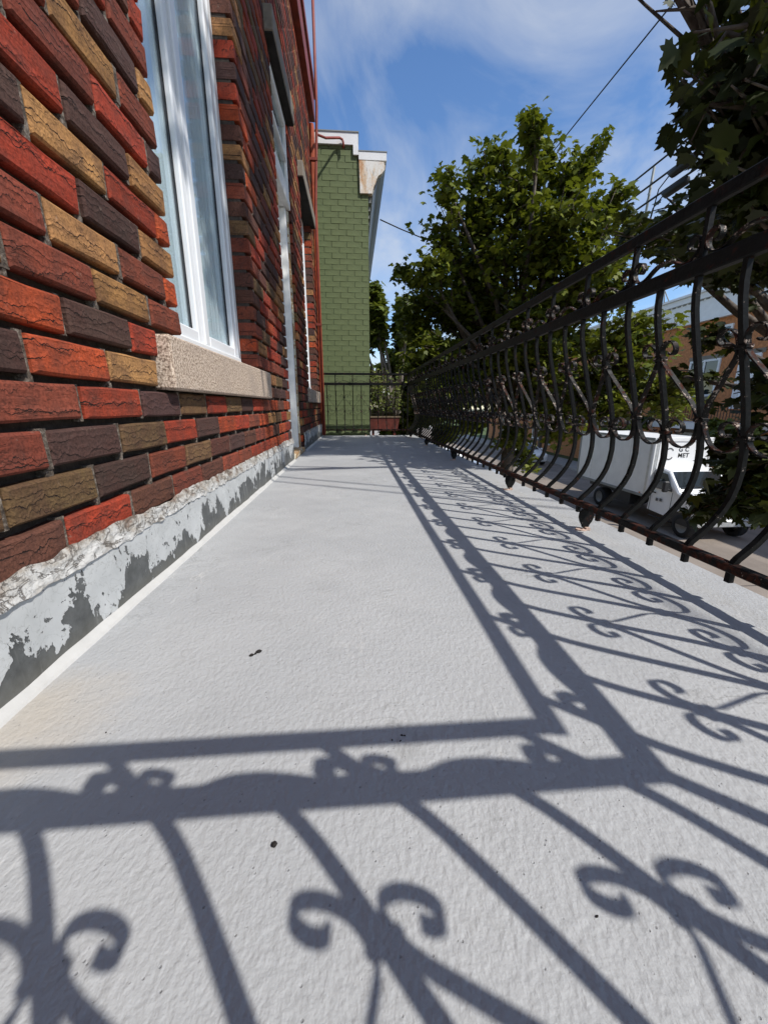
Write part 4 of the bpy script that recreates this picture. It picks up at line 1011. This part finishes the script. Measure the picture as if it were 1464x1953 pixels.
for s in (-1, 1):
    x = s*1.0
    d = MB().quad((s*0.985, -0.16, 1.36), (s*0.985, -0.98, 1.36), (s*0.945, -0.62, 1.90), (s*0.93, -0.16, 1.94)); d.build('side_window', 'dark_glass', tk)
    dr = MB().box((s*0.991-0.004, -1.02, 0.52), (s*0.991+0.004, -1.005, 1.34)).box((s*0.991-0.004, -0.10, 0.52), (s*0.991+0.004, -0.085, 1.95)).box((s*0.995-0.012, -0.30, 1.18), (s*0.995+0.012, -0.16, 1.22)).build('door_seam', 'black_trim', tk)
    mr = MB().cbox((s*1.22-0.09, -1.00, 1.36), (s*1.22+0.09, -0.88, 1.72), 0.03); mr.tube([(s*0.96, -0.92, 1.42), (s*1.16, -0.94, 1.45)], 0.018, 6); mr.build('mirror', 'black_trim', tk)
    MB().cbox((s*0.78-0.14, -2.03, 0.86), (s*0.78+0.14, -1.93, 1.04), 0.02).build('headlight', 'lamp_lens', tk)
    MB().cbox((s*0.95-0.03, -2.0, 0.88), (s*0.95+0.035, -1.90, 1.03), 0.01).build('turn_lamp', 'amber_lens', tk)
    MB().box((s*1.105-0.006, 0.30, 1.06), (s*1.105+0.006, 0.36, 1.10)).build('marker_lamp', 'amber_lens', tk)
    ah = MB(); 
    for k in range(13):
        a = math.pi*k/12; ah.v += [(s*1.0, -1.58+0.46*math.cos(a), 0.40+0.46*math.sin(a)), (s*0.90, -1.58+0.46*math.cos(a), 0.40+0.46*math.sin(a))]
    ah.v.append((s*0.9935, -1.58, 0.40)); 
    for k in range(12): ah.f.append((2*k, 2*k+2, 26)); ah.sm.append(False)
    ah.build('wheel_arch', 'black_trim', tk)
    wheel(tk, s*1.0, -1.58, 0.385, 0.385, 0.24, s); wheel(tk, s*1.03, 2.75, 0.385, 0.385, 0.40, s)
gr = MB().cbox((-0.62, -2.04, 0.80), (0.62, -1.96, 1.12), 0.02); gr.build('grille', 'black_trim', tk)
MB().cbox((-1.0, -2.12, 0.46), (1.0, -1.98, 0.68), 0.03).build('bumper', 'rim_grey', tk)
MB().box((-0.45, 0.0, 0.62), (-0.33, 4.4, 0.93)).box((0.33, 0.0, 0.62), (0.45, 4.4, 0.93)).box((-1.0, 0.9, 0.50), (-0.55, 1.9, 0.93)).build('chassis', 'black_trim', tk)
for k, (y, z) in enumerate(((-0.45, 0.98), (-0.62, 1.0))): MB().box((-0.9975, y, z-0.05), (-0.9925, y+0.10, z+0.05)).build('door_decal', 'logo_grey', tk)
MB().box((-0.9975, -1.42, 1.10), (-0.9925, -1.24, 1.13)).build('badge', 'black_trim', tk)
MB().tube([(-0.95, -1.2, 0.36), (-0.96, -0.1, 0.36)], 0.02, 6).build('step_bar', 'black_trim', tk)

def car(label, loc, rot, paint):
    c = thing('parked_car', label, 'car', loc, rot, 'cars parked along the street')
    # rows: (y, z_bottom, z_belt, z_roof, half width low, half width roof); nose at -y
    st = [(-2.15, .42, .70, .70, .62, .60), (-2.08, .30, .80, .80, .80, .74), (-1.55, .26, .94, .95, .87, .80), (-0.95, .26, .98, 1.04, .88, .72), (-0.35, .26, 1.0, 1.40, .89, .60), (0.35, .26, 1.0, 1.47, .89, .60), (1.10, .26, 1.0, 1.44, .89, .60), (1.70, .28, 1.0, 1.22, .87, .62), (2.02, .34, .98, 1.0, .82, .70), (2.12, .44, .90, .90, .72, .66)]
    b = MB(); m_ = 10
    for (y, z0, zb, zr, w, wr) in st:
        half = [(w*.86, z0), (w, z0+.14), (w, zb-.12), (w*.97, zb), (wr, zr-.04 if zr > zb+.05 else zr)]
        half = half[:4]+[(wr, zr)]
        ring_ = half+[(-x, z) for x, z in reversed(half)]
        b.v += [(x, y, z) for x, z in ring_]
    for i in range(len(st)-1):
        for k in range(m_): k2 = (k+1) % m_; b.f.append((i*m_+k, i*m_+k2, (i+1)*m_+k2, (i+1)*m_+k)); b.sm.append(k in (1, 2, 4, 6, 7))
    b.f.append(tuple(range(m_))); b.sm.append(False); b.f.append(tuple((len(st)-1)*m_+k for k in range(m_))); b.sm.append(False); b.fix = True
    b.build('body', paint, c)
    MB().quad((-.66, -.99, 1.055), (.66, -.99, 1.055), (.56, -.40, 1.395), (-.56, -.40, 1.395)).build('windshield', 'dark_glass', c)
    MB().quad((.58, 1.16, 1.435), (-.58, 1.16, 1.435), (-.60, 1.72, 1.21), (.60, 1.72, 1.21)).build('rear_window', 'dark_glass', c)
    for s in (-1, 1):
        MB().quad((s*.855, -.72, 1.035), (s*.875, 1.2, 1.04), (s*.635, 1.05, 1.40), (s*.635, -.28, 1.38)).build('side_window', 'dark_glass', c)
        MB().cbox((s*.62-.16, -2.125, .66), (s*.62+.16, -1.98, .79), .02).build('headlight', 'lamp_lens', c)
        MB().cbox((s*.98-.08, -.78, 1.0), (s*.98+.07, -.66, 1.13), .02).build('mirror', paint, c)
        for y in (-1.38, 1.32): wheel(c, s*.90, y, .315, .315, .20, s)
    MB().cbox((-.50, -2.165, .42), (.50, -2.08, .60), .02).build('grille', 'black_trim', c)
    MB().box((-.12, -2.17, .66), (.12, -2.14, .70)).build('badge', 'rim_grey', c)
    return c
car('white hatchback facing the camera in the street beyond the truck', (12.9, 29.0, ZG), 0, 'truck_white')
car('silver car parked by the near pavement under the maple', (6.1, 19.5, ZG), math.pi, 'car_silver')
car('white car parked at the near kerb further down the street', (6.1, 26.0, ZG), math.pi, 'truck_white')
car('dark grey car parked far down the near kerb', (6.1, 33.5, ZG), math.pi, 'car_grey')

# ------------------------------------------------------------------ brick row house across the street
FX = 18.0
rh = thing('row_house', 'orange-brown brick row house with white cornice across the street', 'building', (FX, 0, 0))
MB().box((0, 4, ZG), (9, 52, 5.35)).build('wall', 'far_brick', rh)
c1 = MB().box((-0.34, 4, 5.70), (0.6, 52, 5.98)).box((-0.44, 4, 5.985), (0.6, 52, 6.10)).box((-0.22, 4, 4.75), (-0.003, 52, 5.697)).box((-0.26, 4, 4.62), (-0.003, 52, 4.748)).build('cornice', 'white_metal', rh)
MB().box((0.61, 4, 5.3), (9, 52, 5.9)).build('roof', 'grey_metal', rh)
dt = MB()
for i in range(110): dt.box((-0.25, 8+i*0.36, 5.63), (-0.222, 8.2+i*0.36, 5.69))
stuff(dt.build('dentils', 'grey_metal', c1))
def opening(y0, y1, z0, z1, kind):
    w = MB()
    for a, b, c, d in ((y0, y0+.1, z0, z1), (y1-.1, y1, z0, z1), (y0+.1, y1-.1, z1-.1, z1), (y0+.1, y1-.1, z0, z0+.1)): w.box((-0.07, a, c), (0.05, b, d))
    if kind == 'door': w.box((-0.06, y0+.1, z1-.62), (0.04, y1-.1, z1-.52)); w.box((-0.05, y0+.1, z0+.1), (0.03, y0+.26, z1-.62)); w.box((-0.05, y1-.26, z0+.1), (0.03, y1-.1, z1-.62)); w.box((-0.05, y0+.26, z0+.1), (0.03, y1-.26, z0+.5))
    elif kind == 'window': w.box((-0.06, (y0+y1)/2-.05, z0+.1), (0.04, (y0+y1)/2+.05, z1-.1))
    o = w.build('door' if kind == 'door' else 'window', 'white_metal', rh)
    MB().box((-0.02, y0+.1, z0+.1), (-0.004, y1-.1, z1-.1)).build('pane', 'dark_glass', o)
    if kind == 'door':
        cc = MB().box((-0.034, y0+.27, z0+.5), (-0.021, y1-.27, z1-.63)); cc.build('curtain', 'curtain', o)
    if kind != 'door': MB().box((-0.13, y0-.12, z0-.16), (-0.003, y1+.12, z0-.003)).build('sill', 'stone_lintel', o)
    if kind != 'vent': MB().box((-0.03, y0-.12, z1+.002), (-0.003, y1+.12, z1+.2)).build('lintel', 'stone_lintel', o)
for base in (8.2, 17.2, 26.2, 35.2):
    opening(base+8.9, base+9.9, .35, 2.75, 'door'); opening(base+10.9, base+12.7, .95, 2.75, 'window'); opening(base+6.6, base+7.8, .95, 2.6, 'window')
    opening(base+10.6, base+11.5, 3.75, 4.25, 'vent'); opening(base+8.2, base+8.9, 3.75, 4.25, 'vent')
    opening(base+8.9, base+9.9, -3.0, -.9, 'door'); opening(base+10.9, base+12.7, -2.6, -.9, 'window')
    bl_ = MB().box((-1.5, base+7.6, -.62), (-0.003, base+13.2, -.30)).build('balcony', 'white_metal', rh)
    rl = MB(); rl.box((-1.48, base+7.6, .55), (-1.44, base+13.2, .60)); rl.box((-1.48, base+7.6, -.18), (-1.44, base+13.2, -.14))
    for i in range(38): rl.box((-1.47, base+7.62+i*.15, -.14), (-1.45, base+7.64+i*.15, .55))
    rl.build('balcony_rail', 'black_trim', bl_)
# roof-edge wire frames on the row house
for i, y in enumerate((19.6, 23.5, 16.2)):
    f = tag(MB().tube([(FX-.1, y, 6.10), (FX-.1, y+.15, 6.95)], .035, 5).tube([(FX-.1, y+.75, 6.10), (FX-.1, y+.55, 6.95)], .035, 5).tube([(FX-.1, y-.4, 6.10), (FX-.1, y+.15, 6.9)], .03, 5).tube([(FX-.1, y+.05, 6.95), (FX-.1, y+.75, 6.95)], .035, 5).build('roof_frame', 'grey_metal'), ['thin metal wire bracket on the white cornice, middle of three', 'thin metal wire bracket on the white cornice, farthest of three', 'thin metal wire bracket on the white cornice, nearest of three'][i], 'bracket', 'wire brackets on the cornice')
    ins = MB()
    for k in range(3): ins.cbox((FX-.14, y+.08+k*.24, 6.985), (FX-.06, y+.16+k*.24, 7.12), .015)
    ins.build('insulator', 'black_trim', f)

# ------------------------------------------------------------------ overhead wires
def cable(name, label, pts, r, sag=0.0, group='overhead cables'):
    P = []
    for a, b in zip(pts[:-1], pts[1:]):
        for k in range(14):
            f = k/14; p = Vector(a).lerp(Vector(b), f); p.z -= sag*4*f*(1-f); P.append(p)
    P.append(Vector(pts[-1])); o = MB().tube(P, r, 6).build(name, 'cable_black'); return tag(o, label, 'cable', group)
XC = 6.0
cable('overhead_cable', 'topmost of the three thick black cables running along the street', [(XC, -12, 5.02), (XC, 60, 5.06)], .018)
cable('overhead_cable', 'middle one of the three thick black cables, carrying a splice case', [(XC+.1, -12, 4.66), (XC+.1, 8, 4.785), (XC+.1, 60, 5.0)], .019)
cable('overhead_cable', 'lowest of the three thick black cables, carrying a splice case', [(XC+.2, -12, 4.56), (XC+.2, 60, 4.57)], .020)
for (y, x, z, lab) in ((8.15, XC+.1, 4.70, 'black splice case hanging on the middle overhead cable'), (8.38, XC+.2, 4.475, 'black splice case hanging on the lowest overhead cable')):
    s = MB().tube([(x, y-.32, z+.04), (x, y-.28, z), (x, y+.20, z), (x, y+.32, z+.06)], [.03, .078, .078, .025], 8).build('splice_case', 'cable_black'); tag(s, lab, 'splice case')
    MB().tube([(x, y+.3, z), (x-.02, y+.5, z-.12), (x, y+.62, z-.5), (x, y+.75, z-1.0)], .012, 5).build('drop_lead', 'cable_black', s)
cable('overhead_cable', 'single thin wire crossing the sky high at the upper right', [(3.9, -8, 4.88), (3.9, 5.8, 5.10), (3.9, 45, 5.7)], .010)
cable('overhead_cable', 'thin wire leaving the green house cornice towards the maple', [(.56, GY+1.2, 3.70), (6.0, 10.5, 4.0)], .010, sag=.35)
# twin service drop to this house, high above the balcony; it draws the slanting shadows on the deck
def drop(u_off):
    n_ = Vector((-.482, -.876, -.1576)); p0 = Vector((-.555, 2.50+u_off, 0))
    def Yat(x, z): return p0.y-(n_.x*(x-p0.x)+n_.z*z)/n_.y
    return [(-.50, Yat(-.50, 3.35), 3.35), (6.0, Yat(6.0, 5.2), 5.2)]
for i, du in enumerate((0.0, .17)):
    cable('service_drop', ['outer of the twin service wires slanting up from the house wall', 'inner of the twin service wires slanting up from the house wall'][i], drop(du), .011, sag=.10, group='service wires')
# rooftop antenna behind the maple
an = thing('antenna', 'thin rooftop aerial rising behind the overhead cables', 'antenna', tuple(aim(1226, 420, 24)))
b0 = aim(1226, 420, 24); tp = aim(1247, 318, 24)-b0
MB().tube([(0, 0, -1.2), tuple(tp)], .05, 6).build('mast', 'grey_metal', an)
for f, h in ((.55, .55), (.68, .5), (.42, .6)): MB().tube([tuple(tp*f+Vector((-h*.6, -h, -.15))), tuple(tp*f+Vector((h*.6, h, .15)))], .022, 5).build('element', 'grey_metal', an)

# ------------------------------------------------------------------ litter on the deck
def crumb(name, label, x, y, pieces):
    t = thing(name, label, 'debris', (x, y, 0))
    for (dx_, dy_, l, w, h, a) in pieces:
        mb = MB(); n = 9
        for zf, sc in ((0.0, .8), (.5, 1.0), (1.0, .5)):
            for k in range(n):
                b = 2*math.pi*k/n; q = sc*(1+.22*noise.noise((k*1.7+dx_*90, zf*3, dy_*70)))
                px, py = l*q*math.cos(b), w*q*math.sin(b); mb.v.append((dx_+px*math.cos(a)-py*math.sin(a), dy_+px*math.sin(a)+py*math.cos(a), .0004+h*zf))
        for r_ in (0, 1):
            for k in range(n): k2 = (k+1) % n; mb.f.append((r_*n+k, r_*n+k2, r_*n+n+k2, r_*n+n+k)); mb.sm.append(True)
        mb.f.append(tuple(2*n+k for k in range(n))); mb.sm.append(False); mb.build('fragment', 'crumb_black', t)
crumb('dead_bud', 'small dark curled bud lying on the sunlit middle of the deck', -.195, .673, [(-.006, -.004, .005, .003, .004, .4), (0, .001, .003, .002, .003, .8), (.005, .006, .006, .0035, .005, .3)])
crumb('seed', 'single round black seed on the deck in front of the rail shadow', -.094, .325, [(0, 0, .0032, .0034, .004, 0)])
for i, (x, y, lab) in enumerate(((.055, .455, 'few black crumbs inside the near handrail shadow'), (-.36, .50, 'tiny black speck on the deck left of the handrail shadow'), (.21, .235, 'tiny dark speck between two bar shadows at the lower right'), (-.42, .98, 'tiny dark speck on the deck by the white caulk'))):
    crumb('speck', lab, x, y, [(rnd.uniform(-.012, .012), rnd.uniform(-.006, .006), .0018, .0010, .0012, rnd.random()*3) for k in range(6 if i == 0 else 1)])
